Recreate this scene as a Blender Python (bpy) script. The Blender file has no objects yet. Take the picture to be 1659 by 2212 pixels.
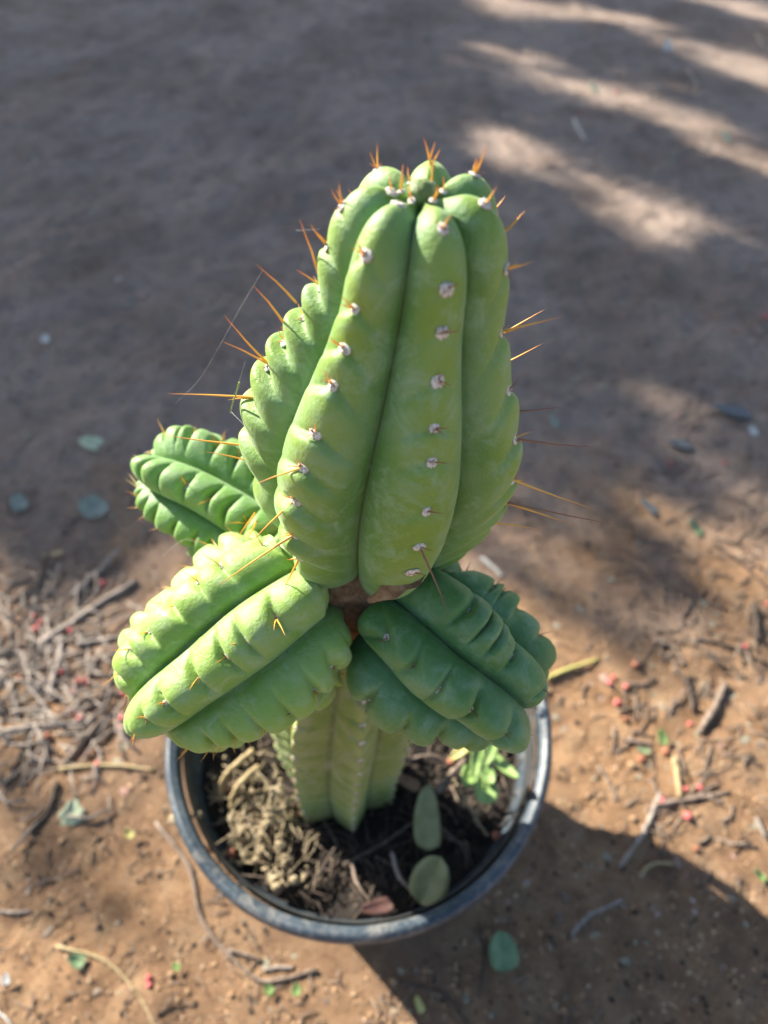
import bpy, bmesh, math, random
import numpy as np
from mathutils import Vector, Matrix
rnd = random.Random(7)
PI = math.pi
sc = bpy.context.scene
COL = sc.collection

# ------------------------------------------------------------------ camera
PITCH = math.radians(51)
CAM = Vector((.0196, -.1855, .721))
cd = bpy.data.cameras.new('camera'); cam = bpy.data.objects.new('camera', cd); COL.objects.link(cam)
cam.location = CAM; cam.rotation_euler = (PI/2-PITCH, 0, 0)
cd.sensor_fit = 'VERTICAL'; cd.sensor_height = 36; cd.sensor_width = 27; cd.lens = 24
cd.clip_start = .01; cd.clip_end = 500
cd.dof.use_dof = True; cd.dof.focus_distance = .245; cd.dof.aperture_fstop = 6.6
sc.camera = cam

# ------------------------------------------------------------------ world, sun, exposure
SUN_EL = math.radians(31)
SX, SY = -.777, .629
SUN = Vector((SX*math.cos(SUN_EL), SY*math.cos(SUN_EL), math.sin(SUN_EL)))
w = bpy.data.worlds.new('World'); sc.world = w; w.use_nodes = True
wn = w.node_tree; bg = wn.nodes['Background']
sky = wn.nodes.new('ShaderNodeTexSky'); sky.sky_type = 'NISHITA'; sky.sun_disc = False
sky.sun_elevation = SUN_EL; sky.sun_rotation = math.atan2(SX, SY)
wn.links.new(sky.outputs[0], bg.inputs[0]); bg.inputs[1].default_value = .070
sl = bpy.data.lights.new('sun', 'SUN'); sl.energy = 5.0; sl.angle = math.radians(.5); sl.color = (1, .93, .80)
so = bpy.data.objects.new('sun', sl); COL.objects.link(so); so.location = SUN*5
so.rotation_euler = SUN.to_track_quat('Z', 'Y').to_euler()
vs = sc.view_settings; vs.view_transform = 'Standard'; vs.look = 'None'; vs.gamma = 1; vs.use_curve_mapping = False
vs.exposure = 1.62

# ------------------------------------------------------------------ helpers
def ray(px, py):
    """direction of a point of the photograph (1659 x 2212 units)"""
    x = (px-829.5)/1475; y = -(py-1106)/1475
    F = Vector((0, math.cos(PITCH), -math.sin(PITCH))); U = Vector((0, math.sin(PITCH), math.cos(PITCH)))
    return F + Vector((1, 0, 0))*x + U*y
def G(px, py, z=0.0):
    d = ray(px, py); t = (z-CAM.z)/d.z
    return CAM + d*t

def onray(px, py, depth): return CAM+ray(px, py)*depth

def tag(o, label=None, cat=None, group=None, kind=None):
    if label: o['label'] = label
    if cat: o['category'] = cat
    if group: o['group'] = group
    if kind: o['kind'] = kind
    return o
def empty(name, loc, label, cat, group=None):
    o = bpy.data.objects.new(name, None); COL.objects.link(o); o.location = loc; o.empty_display_size = .02
    return tag(o, label, cat, group)
def link(name, me, mat, parent=None, loc=(0, 0, 0), smooth=True):
    if mat is not None and not me.materials: me.materials.append(mat)
    o = bpy.data.objects.new(name, me); COL.objects.link(o); o.location = loc
    if parent: o.parent = parent
    return o
def mesh_np(name, V, Fq, smooth=True, attrs=None):
    V = np.asarray(V, dtype=np.float32)
    me = bpy.data.meshes.new(name)
    Fq = np.asarray(Fq, dtype=np.int32); k = Fq.shape[1]; n = len(Fq)
    me.vertices.add(len(V)); me.vertices.foreach_set('co', V.ravel())
    me.loops.add(n*k); me.loops.foreach_set('vertex_index', Fq.ravel())
    me.polygons.add(n); me.polygons.foreach_set('loop_start', np.arange(n, dtype=np.int32)*k)
    me.polygons.foreach_set('loop_total', np.full(n, k, dtype=np.int32))
    me.update(calc_edges=True)
    me.polygons.foreach_set('use_smooth', np.full(n, smooth, dtype=bool))
    if attrs:
        for an, av in attrs.items():
            a = me.attributes.new(an, 'FLOAT', 'POINT'); a.data.foreach_set('value', np.asarray(av, dtype=np.float32))
    me.validate(); return me
def grid_faces(nv, nu, wrap=True):
    i = np.arange(nv-1)[:, None]; j = np.arange(nu if wrap else nu-1)[None, :]
    j2 = (j+1) % nu
    a = i*nu+j; b = i*nu+j2; c = (i+1)*nu+j2; d = (i+1)*nu+j
    return np.stack([a, b, c, d], -1).reshape(-1, 4)

def _hash(ix, iy, s):
    h = (ix.astype(np.int64)*374761393 + iy.astype(np.int64)*668265263 + s*974711) & 0xffffffff
    h = ((h ^ (h >> 13))*1274126177) & 0xffffffff
    return ((h ^ (h >> 16)) & 0xffff)/65535.0
def vnoise(x, y, s=0):
    ix = np.floor(x); iy = np.floor(y); fx = x-ix; fy = y-iy
    fx = fx*fx*(3-2*fx); fy = fy*fy*(3-2*fy)
    a = _hash(ix, iy, s); b = _hash(ix+1, iy, s); c = _hash(ix, iy+1, s); d = _hash(ix+1, iy+1, s)
    return (a*(1-fx)+b*fx)*(1-fy)+(c*(1-fx)+d*fx)*fy
def fbm(x, y, o=4, s=0):
    r = 0; a = .5
    for k in range(o):
        r = r + a*vnoise(x*2**k+k*17.3, y*2**k-k*9.1, s+k); a *= .5
    return r

# ------------------------------------------------------------------ materials
def mat(name):
    m = bpy.data.materials.new(name); m.use_nodes = True
    return m, m.node_tree, m.node_tree.nodes['Principled BSDF']
def N(t, kind, **kw):
    n = t.nodes.new(kind)
    for k, v in kw.items(): setattr(n, k, v)
    return n
def noise(t, scale, detail=5, rough=.6, vec=None, dist=0):
    n = N(t, 'ShaderNodeTexNoise'); n.inputs['Scale'].default_value = scale; n.inputs['Detail'].default_value = detail
    n.inputs['Roughness'].default_value = rough; n.inputs['Distortion'].default_value = dist
    if vec is not None: t.links.new(vec, n.inputs['Vector'])
    return n.outputs['Fac']
def ramp(t, fac, stops):
    r = N(t, 'ShaderNodeValToRGB'); e = r.color_ramp.elements
    while len(e) < len(stops): e.new(.5)
    for el, (p, c) in zip(e, stops): el.position = p; el.color = (*c, 1) if len(c) == 3 else c
    t.links.new(fac, r.inputs[0]); return r.outputs[0]
def mix(t, fac, a, b, mode='MIX'):
    m = N(t, 'ShaderNodeMix', data_type='RGBA', blend_type=mode)
    for s, v in ((m.inputs[0], fac), (m.inputs[6], a), (m.inputs[7], b)):
        if hasattr(v, 'links') or isinstance(v, bpy.types.NodeSocket): t.links.new(v, s)
        elif isinstance(v, (int, float)): s.default_value = v
        else: s.default_value = (*v, 1)
    return m.outputs[2]
def bump(t, p, h, strength, dist, prev=None):
    b = N(t, 'ShaderNodeBump'); b.inputs['Strength'].default_value = strength; b.inputs['Distance'].default_value = dist
    t.links.new(h, b.inputs['Height'])
    if prev: t.links.new(prev, b.inputs['Normal'])
    if p: t.links.new(b.outputs[0], p.inputs['Normal'])
    return b.outputs[0]
def objco(t): return N(t, 'ShaderNodeTexCoord').outputs['Object']

def cactus_mat(name, base, pale, crestc, dust, sss=.34, rough=.46):
    m, t, p = mat(name); co = objco(t)
    n1 = noise(t, 32, 4, .6, co, .6); n2 = noise(t, 110, 5, .65, co); n3 = noise(t, 900, 3, .6, co)
    c = mix(t, ramp(t, n1, [(.42, (0, 0, 0)), (.66, (1, 1, 1))]), base, pale)
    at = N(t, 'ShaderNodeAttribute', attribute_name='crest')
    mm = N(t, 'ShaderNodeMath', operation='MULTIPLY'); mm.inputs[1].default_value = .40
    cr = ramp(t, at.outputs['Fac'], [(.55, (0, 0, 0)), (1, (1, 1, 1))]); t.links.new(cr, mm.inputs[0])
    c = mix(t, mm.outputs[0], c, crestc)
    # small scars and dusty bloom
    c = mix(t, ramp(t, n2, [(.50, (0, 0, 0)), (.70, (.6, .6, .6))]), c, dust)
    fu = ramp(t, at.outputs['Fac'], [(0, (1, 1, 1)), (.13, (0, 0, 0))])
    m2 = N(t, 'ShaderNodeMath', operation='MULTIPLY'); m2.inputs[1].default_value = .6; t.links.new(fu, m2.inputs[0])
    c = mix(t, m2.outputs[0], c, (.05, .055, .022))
    vo = N(t, 'ShaderNodeTexVoronoi'); vo.inputs['Scale'].default_value = 260; t.links.new(co, vo.inputs['Vector'])
    c = mix(t, ramp(t, vo.outputs['Distance'], [(.05, (.55, .55, .55)), (.09, (0, 0, 0))]), c, (.11, .12, .05))
    n5 = noise(t, 75, 8, .75, co, .8)
    c = mix(t, ramp(t, n5, [(.50, (0, 0, 0)), (.68, (.85, .85, .85))]), c, tuple(x*1.1+.01 for x in dust))
    n6 = noise(t, 150, 4, .8, co, 2.0)
    c = mix(t, ramp(t, n6, [(.655, (0, 0, 0)), (.71, (.8, .8, .8))]), c, (.17, .13, .07))
    t.links.new(c, p.inputs['Base Color'])
    rr = N(t, 'ShaderNodeMapRange'); t.links.new(n2, rr.inputs[0]); rr.inputs[3].default_value = rough-.08; rr.inputs[4].default_value = rough+.2
    t.links.new(rr.outputs[0], p.inputs['Roughness'])
    p.inputs['Subsurface Weight'].default_value = sss
    p.inputs['Subsurface Radius'].default_value = (.9, 1.0, .12); p.inputs['Subsurface Scale'].default_value = .0042
    p.inputs['Specular IOR Level'].default_value = .5
    p.inputs['Sheen Weight'].default_value = .30; p.inputs['Sheen Roughness'].default_value = .35; p.inputs['Sheen Tint'].default_value = (.8, 1, .65, 1)
    n4 = noise(t, 330, 6, .7, co, 1.2)
    b = bump(t, None, n2, .45, .0016); b = bump(t, None, n4, .45, .0006, b); bump(t, p, n3, .6, .0003, b)
    return m
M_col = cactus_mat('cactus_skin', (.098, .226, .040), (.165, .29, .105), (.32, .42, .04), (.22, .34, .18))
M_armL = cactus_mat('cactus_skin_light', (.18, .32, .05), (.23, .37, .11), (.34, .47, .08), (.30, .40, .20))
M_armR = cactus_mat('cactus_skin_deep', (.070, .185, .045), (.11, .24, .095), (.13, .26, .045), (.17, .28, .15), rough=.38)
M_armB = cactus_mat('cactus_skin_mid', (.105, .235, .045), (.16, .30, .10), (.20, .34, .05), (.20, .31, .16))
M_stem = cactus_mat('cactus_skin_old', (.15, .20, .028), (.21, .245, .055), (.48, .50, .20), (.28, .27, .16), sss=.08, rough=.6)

def simple(name, stops, scale, rough=.7, bs=.4, bd=.001, sss=0, detail=5, extra=None, spec=.3):
    m, t, p = mat(name); co = objco(t)
    n = noise(t, scale, detail, .6, co)
    t.links.new(ramp(t, n, stops), p.inputs['Base Color']); p.inputs['Roughness'].default_value = rough
    p.inputs['Specular IOR Level'].default_value = spec
    if sss: p.inputs['Subsurface Weight'].default_value = sss; p.inputs['Subsurface Scale'].default_value = .002
    bump(t, p, noise(t, scale*3, 5, .7, co), bs, bd)
    return m
M_wool = simple('areole_wool', [(.38, (.10, .065, .04)), (.45, (.66, .61, .53)), (.8, (.90, .88, .84))], 2.4, .95, .9, .0004)
M_cork = simple('corky_skin', [(.3, (.10, .055, .03)), (.5, (.26, .15, .08)), (.75, (.42, .30, .18))], 160, .85, .9, .002)
M_twig = simple('twig_bark', [(.3, (.10, .075, .055)), (.55, (.24, .18, .14)), (.8, (.38, .31, .25))], 180, .85, .8, .001)
M_twigd = simple('dark_twig_bark', [(.3, (.04, .032, .027)), (.6, (.12, .09, .07)), (.85, (.22, .18, .15))], 200, .85, .8, .001)
M_grey = simple('weathered_wood', [(.3, (.17, .145, .125)), (.55, (.32, .27, .23)), (.8, (.48, .42, .36))], 150, .85, .8, .001)
M_straw = simple('dry_straw', [(.3, (.28, .20, .10)), (.6, (.45, .35, .19)), (.85, (.58, .48, .30))], 220, .75, .5, .0006)
M_dry = simple('dried_stalk_skin', [(.25, (.16, .11, .065)), (.5, (.40, .32, .20)), (.8, (.62, .54, .38))], 240, .85, .9, .0012)
M_berry = simple('pink_berry_skin', [(.3, (.36, .045, .055)), (.5, (.58, .12, .12)), (.7, (.66, .30, .24))], 2.2, .5, .3, .0005, .1)
M_berryd = simple('withered_berry_skin', [(.3, (.22, .07, .04)), (.6, (.42, .17, .10)), (.85, (.5, .28, .18))], 260, .7, .5, .0005)
M_pebble = simple('pebble', [(.2, (.17, .10, .06)), (.5, (.36, .23, .13)), (.8, (.52, .40, .28))], 60, .85, .5, .001)
M_mulch = simple('mulch_bits', [(.2, (.014, .010, .008)), (.5, (.042, .031, .024)), (.72, (.11, .085, .065)), (.9, (.28, .23, .17))], 70, .9, .6, .001)
def leafm(name, a, b, rough=.55):
    m, t, p = mat(name); co = objco(t)
    n = noise(t, 90, 5, .6, co); c = ramp(t, n, [(.3, a), (.7, b)])
    v = noise(t, 600, 3, .5, co)
    c = mix(t, ramp(t, v, [(.62, (0, 0, 0)), (.75, (.5, .5, .5))]), c, tuple(x*.45 for x in a))
    t.links.new(c, p.inputs['Base Color']); p.inputs['Roughness'].default_value = rough
    p.inputs['Subsurface Weight'].default_value = .15; p.inputs['Subsurface Scale'].default_value = .001
    bump(t, p, v, .3, .0004); return m
L_green = leafm('leaf_green', (.12, .20, .09), (.23, .32, .16))
L_teal = leafm('leaf_teal', (.17, .20, .16), (.32, .35, .28))
L_pale = leafm('leaf_pale', (.34, .40, .24), (.52, .58, .40))
L_white = leafm('leaf_bleached', (.50, .48, .42), (.70, .68, .62))
L_yellow = leafm('leaf_yellow', (.42, .38, .10), (.58, .54, .20))
L_sage = leafm('leaf_sage', (.27, .27, .10), (.42, .41, .20))
L_red = leafm('leaf_red', (.06, .03, .026), (.13, .06, .05))
L_bright = leafm('leaf_bright', (.17, .28, .07), (.29, .42, .14))
L_brown = leafm('leaf_brown', (.16, .09, .05), (.30, .19, .11), .8)
L_slate = leafm('leaf_slate', (.09, .10, .11), (.19, .20, .20), .8)
L_tree = leafm('tree_leaf', (.03, .06, .02), (.06, .10, .03))

def spine_mat(name, a, b):
    m, t, p = mat(name); s = N(t, 'ShaderNodeSeparateXYZ'); t.links.new(objco(t), s.inputs[0])
    # a spine is built with unit length, so its own colour runs from base to tip
    t.links.new(ramp(t, s.outputs[2], [(.0, a), (.55, a), (1, b)]), p.inputs['Base Color'])
    p.inputs['Roughness'].default_value = .35; p.inputs['Subsurface Weight'].default_value = .25
    p.inputs['Subsurface Scale'].default_value = .002; return m
M_spine = spine_mat('amber_spine', (.78, .42, .07), (.52, .17, .05))
M_spineb = spine_mat('brown_spine', (.24, .12, .06), (.16, .06, .04))
M_spiney = spine_mat('straw_spine', (.66, .50, .16), (.52, .30, .10))
M_web, t, p = mat('spider_silk'); p.inputs['Base Color'].default_value = (.75, .75, .72, 1); p.inputs['Roughness'].default_value = .3

# pot plastic, dusty
M_pot, t, p = mat('pot_plastic'); co = objco(t)
n = noise(t, 22, 6, .65, co); n2 = noise(t, 260, 4, .6, co)
c = ramp(t, n, [(.35, (.026, .042, .060)), (.7, (.055, .076, .098))])
c = mix(t, ramp(t, n2, [(.52, (0, 0, 0)), (.78, (.5, .5, .5))]), c, (.22, .23, .23))
n3 = noise(t, 55, 7, .75, co, 1.2)
c = mix(t, ramp(t, n3, [(.52, (0, 0, 0)), (.66, (.8, .8, .8))]), c, (.20, .19, .175))
t.links.new(c, p.inputs['Base Color'])
r_ = N(t, 'ShaderNodeMapRange'); t.links.new(n, r_.inputs[0]); r_.inputs[3].default_value = .36; r_.inputs[4].default_value = .6
t.links.new(r_.outputs[0], p.inputs['Roughness']); bump(t, p, n2, .35, .0006)
M_in, t, p = mat('pot_inside'); co = objco(t)
t.links.new(ramp(t, noise(t, 60, 6, .7, co), [(.35, (.016, .019, .022)), (.75, (.06, .058, .055))]), p.inputs['Base Color'])
p.inputs['Roughness'].default_value = .75

# ground: orange-brown sandy dirt, greyer away from the pot's clearing, its colour lightened to brighten the shade there
M_gr, t, p = mat('sandy_dirt'); co = objco(t)
a1 = noise(t, 3.2, 6, .62, co, .4); a2 = noise(t, 26, 6, .7, co); a3 = noise(t, 240, 5, .75, co); a4 = noise(t, 900, 3, .7, co)
c = ramp(t, a2, [(.25, (.21, .115, .06)), (.5, (.45, .265, .145)), (.75, (.62, .42, .25))])
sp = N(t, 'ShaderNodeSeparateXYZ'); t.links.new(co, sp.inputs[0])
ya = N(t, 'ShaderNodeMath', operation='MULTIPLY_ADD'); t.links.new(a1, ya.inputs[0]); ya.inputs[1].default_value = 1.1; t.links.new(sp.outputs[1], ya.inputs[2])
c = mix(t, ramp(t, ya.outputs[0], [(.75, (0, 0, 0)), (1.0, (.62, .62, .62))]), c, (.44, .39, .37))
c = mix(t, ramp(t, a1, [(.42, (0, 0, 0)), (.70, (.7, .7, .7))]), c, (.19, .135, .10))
a5 = noise(t, 8.5, 7, .72, co, 1.0)
c = mix(t, ramp(t, a5, [(.50, (0, 0, 0)), (.62, (.38, .38, .38))]), c, (.17, .11, .08))
c = mix(t, ramp(t, a3, [(.28, (1, 1, 1)), (.43, (0, 0, 0))]), c, (.12, .07, .045))
c = mix(t, ramp(t, a3, [(.60, (0, 0, 0)), (.74, (.8, .8, .8))]), c, (.60, .43, .27))
t.links.new(c, p.inputs['Base Color']); p.inputs['Roughness'].default_value = .95; p.inputs['Specular IOR Level'].default_value = .15
b = bump(t, None, a2, .8, .014); b = bump(t, None, a3, 1, .006, b); bump(t, p, a4, .8, .0018, b)
M_soil, t, p = mat('potting_soil'); co = objco(t)
a2 = noise(t, 60, 6, .7, co); a3 = noise(t, 350, 5, .7, co)
c = ramp(t, a2, [(.3, (.010, .008, .007)), (.6, (.028, .021, .017)), (.8, (.07, .055, .042))])
t.links.new(c, p.inputs['Base Color']); p.inputs['Roughness'].default_value = .95
b = bump(t, None, a2, .8, .01); bump(t, p, a3, .8, .004, b)

# ------------------------------------------------------------------ ground sheet
def gheight(x, y):
    h = (fbm(x*5, y*5, 4, 3)-.47)*.030 + (fbm(x*28, y*28, 4, 9)-.45)*.013
    d = np.sqrt(x*x+y*y)
    k = np.clip((d-.12)/.10, 0, 1)
    return h*k
def gz(x, y): return float(gheight(np.array([x]), np.array([y]))[0])
def axis_coords(lo, hi, step, far, g=1.12):
    c = list(np.arange(lo, hi, step)); s = step; x = c[-1]
    while x < far: s *= g; x += s; c.append(x)
    s = step; x = c[0]; b = []
    while x > -far: s *= g; x -= s; b.append(x)
    return np.array(b[::-1]+c)
xs = axis_coords(-.75, .85, .0042, 80); ys = axis_coords(-.30, 1.3, .0045, 80, 1.05)
X, Y = np.meshgrid(xs, ys)
fade = np.clip(1-(np.hypot(X, Y)-6)/20, 0, 1)
Z = gheight(X, Y)*fade
V = np.stack([X, Y, Z], -1).reshape(-1, 3)
me = mesh_np('ground', V, grid_faces(len(ys), len(xs), False))
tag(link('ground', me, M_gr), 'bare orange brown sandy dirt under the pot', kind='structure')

# ------------------------------------------------------------------ pot
def lathe(name, prof, seg, mat_, parent, wob=0.0, seed=0):
    th = np.arange(seg)/seg*2*PI; P = np.array(prof)
    w = 1+wob*(np.sin(2*th+seed)+.6*np.sin(3*th+seed*2))
    Vv = np.stack([P[:, 0:1]*np.cos(th)*w, P[:, 0:1]*np.sin(th)*w, np.repeat(P[:, 1:2], seg, 1)], -1)
    me = mesh_np(name, Vv.reshape(-1, 3), grid_faces(len(P), seg))
    return link(name, me, mat_, parent)
PY = .028
POT = empty('plant_pot', (0, PY, 0), 'round dark blue grey plastic pot holding the cactus', 'pot')
SOILZ = .155
lathe('wall', [(.001, .004), (.090, .004), (.099, .006), (.103, .014), (.108, .05), (.114, .09), (.121, .125), (.134, .158), (.1385, .172), (.1407, .178)], 128, M_pot, POT)
lathe('inner_wall', [(.1394, .190), (.1378, .186), (.1355, .160), (.120, .13), (.108, .07), (.100, .01)], 128, M_in, POT)
# rim: outer hanging lip, rounded shoulder, two shallow steps on the top
rim = [(.1405, .178), (.1425, .1745), (.1462, .1735), (.1480, .1745), (.1492, .181), (.1500, .188), (.1500, .1930), (.1490, .1967), (.1472, .1986), (.1452, .1990),
       (.1441, .1984), (.1432, .1974), (.1420, .1972), (.1410, .1966), (.1402, .1948), (.1396, .1915), (.1392, .187)]
seg = 256; th = np.arange(seg)/seg*2*PI; P = np.array(rim)
w_ = 1.015+.004*np.sin(2*th+.6)+.002*np.sin(5*th)
nz = .0009*np.sin(7*th+1)+.0006*np.sin(17*th)+.0013*(fbm(np.cos(th)*9, np.sin(th)*9, 3, 5)-.45)
Vv = np.stack([P[:, 0:1]*np.cos(th)*w_, P[:, 0:1]*np.sin(th)*w_, P[:, 1:2]+nz[None, :]], -1)
link('rim', mesh_np('rim', Vv.reshape(-1, 3), grid_faces(len(P), seg)), M_pot, POT)
# added small round stud on the rim's right side
def blob(r, seg=12, rings=8, squash=(1, 1, 1), jit=0, seed=0):
    rr = random.Random(seed); Vb = []
    for i in range(rings+1):
        ph = PI*i/rings
        for j in range(seg):
            a = 2*PI*j/seg; k = r*(1+jit*(rr.random()-.5)*2)
            Vb.append((k*math.sin(ph)*math.cos(a)*squash[0], k*math.sin(ph)*math.sin(a)*squash[1], k*math.cos(ph)*squash[2]))
    return np.array(Vb), grid_faces(rings+1, seg)[:, ::-1]
Vb, Fb = blob(.0042, 16, 8, (1, 1, .5))
link('nub', mesh_np('nub', Vb, Fb), M_pot, POT, (.1452, .004, .1990))
Vb, Fb = blob(.0028, 16, 8, (1, 1, .5))
link('nub', mesh_np('nub', Vb, Fb), M_pot, POT, (.1440, .024, .1984))

# soil surface
n = 120; xx = np.linspace(-.1360, .1360, n); X, Y = np.meshgrid(xx, xx)
R = np.maximum(np.hypot(X, Y), 1e-6); mx = np.maximum(np.abs(X), np.abs(Y)); sx = X*mx/R; sy = Y*mx/R
Z = SOILZ+(fbm(sx*30, sy*30, 4, 2)-.45)*.022-.004
V = np.stack([sx, sy, Z], -1).reshape(-1, 3)
V[:, 1] += PY
tag(link('potting_soil', mesh_np('potting_soil', V, grid_faces(n, n, False)), M_soil), 'dark crumbly potting soil filling the pot', 'soil', kind='stuff')

# ------------------------------------------------------------------ cactus bodies
class Axis:
    def __init__(s, pts):
        s.p = [Vector(q) for q in pts]
        # dense Catmull-Rom
        P = [s.p[0]*2-s.p[1]]+s.p+[s.p[-1]*2-s.p[-2]]; D = []
        for i in range(1, len(P)-2):
            for k in range(20):
                t = k/20; a, b, c, d = P[i-1], P[i], P[i+1], P[i+2]
                D.append(.5*((2*b)+(c-a)*t+(2*a-5*b+4*c-d)*t*t+(3*b-3*c+d-a)*t**3))
        D.append(s.p[-1]); s.D = D
        s.L = [0]
        for i in range(1, len(D)): s.L.append(s.L[-1]+(D[i]-D[i-1]).length)
        T = [(D[min(i+1, len(D)-1)]-D[max(i-1, 0)]).normalized() for i in range(len(D))]
        ref = Vector((0, -1, 0)) if abs(T[0].z) > .8 else Vector((0, 0, 1))
        Nn = (ref-T[0]*ref.dot(T[0])).normalized(); s.fr = []
        for i in range(len(D)):
            Nn = (Nn-T[i]*Nn.dot(T[i])).normalized(); s.fr.append((T[i], Nn.copy(), T[i].cross(Nn)))
    def at(s, a):
        if a <= 0: i, f, ex = 0, 0, a
        elif a >= s.L[-1]: i, f, ex = len(s.D)-1, 0, a-s.L[-1]
        else:
            i = max(0, int(np.searchsorted(s.L, a))-1); f = (a-s.L[i])/(s.L[i+1]-s.L[i]); ex = 0
        p = s.D[i] if f == 0 else s.D[i].lerp(s.D[i+1], f)
        T, n_, b_ = s.fr[i]
        if f: T = T.lerp(s.fr[i+1][0], f); n_ = n_.lerp(s.fr[i+1][1], f); b_ = b_.lerp(s.fr[i+1][2], f)
        return p+T*ex, T, n_, b_
def smooth_curve(pts, n):
    """resample (v, a, r) control list with Catmull-Rom to n points, even in arc length"""
    P = np.array(pts, dtype=float); P = np.vstack([2*P[0]-P[1], P, 2*P[-1]-P[-2]]); out = []
    for i in range(1, len(P)-2):
        for k in range(24):
            t = k/24; a, b, c, d = P[i-1], P[i], P[i+1], P[i+2]
            out.append(.5*((2*b)+(c-a)*t+(2*a-5*b+4*c-d)*t*t+(3*b-3*c+d-a)*t**3))
    out.append(P[-2]); out = np.array(out)
    L = np.concatenate([[0], np.cumsum(np.hypot(*np.diff(out, axis=0).T))])
    q = np.linspace(0, L[-1], n)
    return np.stack([np.interp(q, L, out[:, 0]), np.interp(q, L, out[:, 1])], -1), q
def sm(a, b, x):
    t = np.clip((x-a)/(b-a), 0, 1); return t*t*(3-2*t)

class Body:
    """ribbed cactus body. crest: [(a, r)] from base to apex along the axis; furrow radius = depth(v) * crest radius"""
    def __init__(s, axis, crest, nr, th0, depth, spacing, amp, chev, crease, p=2., q=2., seed=1, nv=300, per=28, twist=0., wob=.03, tipsmooth=.03, areole0=.012, crests=None, dip=.010, ribamp=None, lat=1.0, pillow=None, sj=.18, basefade=0):
        s.ax = Axis(axis); s.C, s.Q = smooth_curve(crest, nv); s.nr = nr; s.th0 = th0
        nu = nr*per; s.nv, s.nu, s.per = nv, nu, per
        rr = random.Random(seed); tot = s.Q[-1]
        u = np.arange(nu); k = ((u+per//2)//per) % nr; f = ((u+per//2) % per)/per-.5   # -.5..+.5 about crest
        uu = np.abs(f)*2
        wgt = (1-uu**p)**(1/q)
        wgt[uu > .999] = 0
        s.ar = []
        pts = np.zeros((nv, nu, 3)); cre = np.zeros((nv, nu))
        # areole arc positions per rib, measured from the apex
        ars = []
        for r in range(nr):
            if crests and crests.get(r): pos = crests[r]
            else:
                pos = []; x = areole0+rr.uniform(0, .6)*spacing
                while x < tot-.010:
                    pos.append(x); x += spacing*rr.uniform(1-sj, 1+sj)*(0.9+.1*min(1, x/.05))
            ars.append(np.array(pos))
        T = np.gradient(s.C, axis=0); T /= np.maximum(np.hypot(T[:, 0], T[:, 1]), 1e-9)[:, None]
        nrm = np.stack([-T[:, 1], T[:, 0]], -1)   # outward normal of generatrix in (a, r): points to +r
        arc_apex = tot-s.Q
        Rm = s.C[:, 1].max()
        # vectorised per column
        A = np.zeros((nv, nu)); R = np.zeros((nv, nu))
        ph1, ph2 = rr.uniform(0, 9), rr.uniform(0, 9)
        for j in range(nu):
            r = k[j]; pos = ars[r]
            crn = .5+.5*math.cos(PI*uu[j])
            arc = arc_apex - chev*uu[j]**1.4*spacing*(.6+.4*np.sin(r*2.1)) + .0012*np.sin(arc_apex*160+r*3)*uu[j]
            idx = np.searchsorted(pos, arc)-1
            lo = np.where(idx >= 0, pos[np.clip(idx, 0, len(pos)-1)], -1)
            hi = np.where(idx+1 < len(pos), pos[np.clip(idx+1, 0, len(pos)-1)], tot)
            sarr = np.where(idx >= 0, (arc-lo)/np.maximum(hi-lo, 1e-5), .6)
            d0 = np.where(idx >= 0, arc-lo, .01); d1 = hi-arc
            bmp = sm(0, .22, sarr)*(1-.8*sm(.3, 1., sarr)) if pillow is None else pillow*np.sqrt(np.clip(1-np.abs(2*sarr-1)**2.6, 0, 1))+(1-pillow)*sm(0, .25, sarr)*(1-.8*sm(.35, 1., sarr))
            am = amp*(.75+.5*np.sin(idx*2.7+r*1.9)**2)*sm(0, tipsmooth*2, arc_apex)*sm(0, .012, s.Q)
            off = am*(ribamp or {}).get(int(r), 1)*(bmp-.45)*crn**lat
            wdt = .0007+.0010*crn
            cr_ = crease*sm(0, tipsmooth*1.5, arc_apex)*(.5+.9*(np.sin(idx*5.1+r*3.3)*.5+.5))
            off = off - cr_*(ribamp or {}).get(int(r), 1)*np.exp(-(np.minimum(np.abs(d0), np.abs(d1))/wdt)**2)*(crn**(lat*.8))*np.clip(wgt[j]*1.3, 0, 1)
            # lumpy swelling of the flesh
            off = off + wob*Rm*(np.sin(arc_apex*75+r*2.3+ph1+f[j]*2)*.4+np.sin(arc_apex*31+r*4.1+ph2)*.6)*sm(0, .03, arc_apex)*sm(0, .02, s.Q)*wgt[j]
            off = np.clip(off, -s.C[:, 1]*.45, .02)
            dep = depth*(s.C[:, 1])*(1-wgt[j])*(1-basefade*(1-sm(0, .05, s.Q)))
            # near the apex furrows dip below the rib tops
            rad = s.C[:, 1]-dep + off*nrm[:, 1]
            ax_ = s.C[:, 0] + off*nrm[:, 0] - (1-wgt[j])*dip*np.exp(-(arc_apex/.035)**2)*sm(0, .004, arc_apex)
            A[:, j] = ax_; R[:, j] = np.maximum(rad, .0001 if True else 0)
            cre[:, j] = wgt[j]
        for i in range(nv):
            tw = twist*(s.Q[i]/tot)
            th = th0+tw+((k+f)/nr*2*PI) if True else 0
            # frames at the mean axial value, with axial offset along T
            p0, T0, N0, B0 = s.ax.at(float(s.C[i, 0]))
            c = np.cos(th)[:, None]; sn = np.sin(th)[:, None]
            pts[i] = np.array(p0)+np.array(T0)*(A[i]-s.C[i, 0])[:, None]+R[i][:, None]*(c*np.array(N0)+sn*np.array(B0))
        s.pts = pts; s.cre = cre; s.ars = ars; s.tot = tot; s.k = k
        s.jc = [r*per for r in range(nr)]     # column index of every crest (f == 0)
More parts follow.
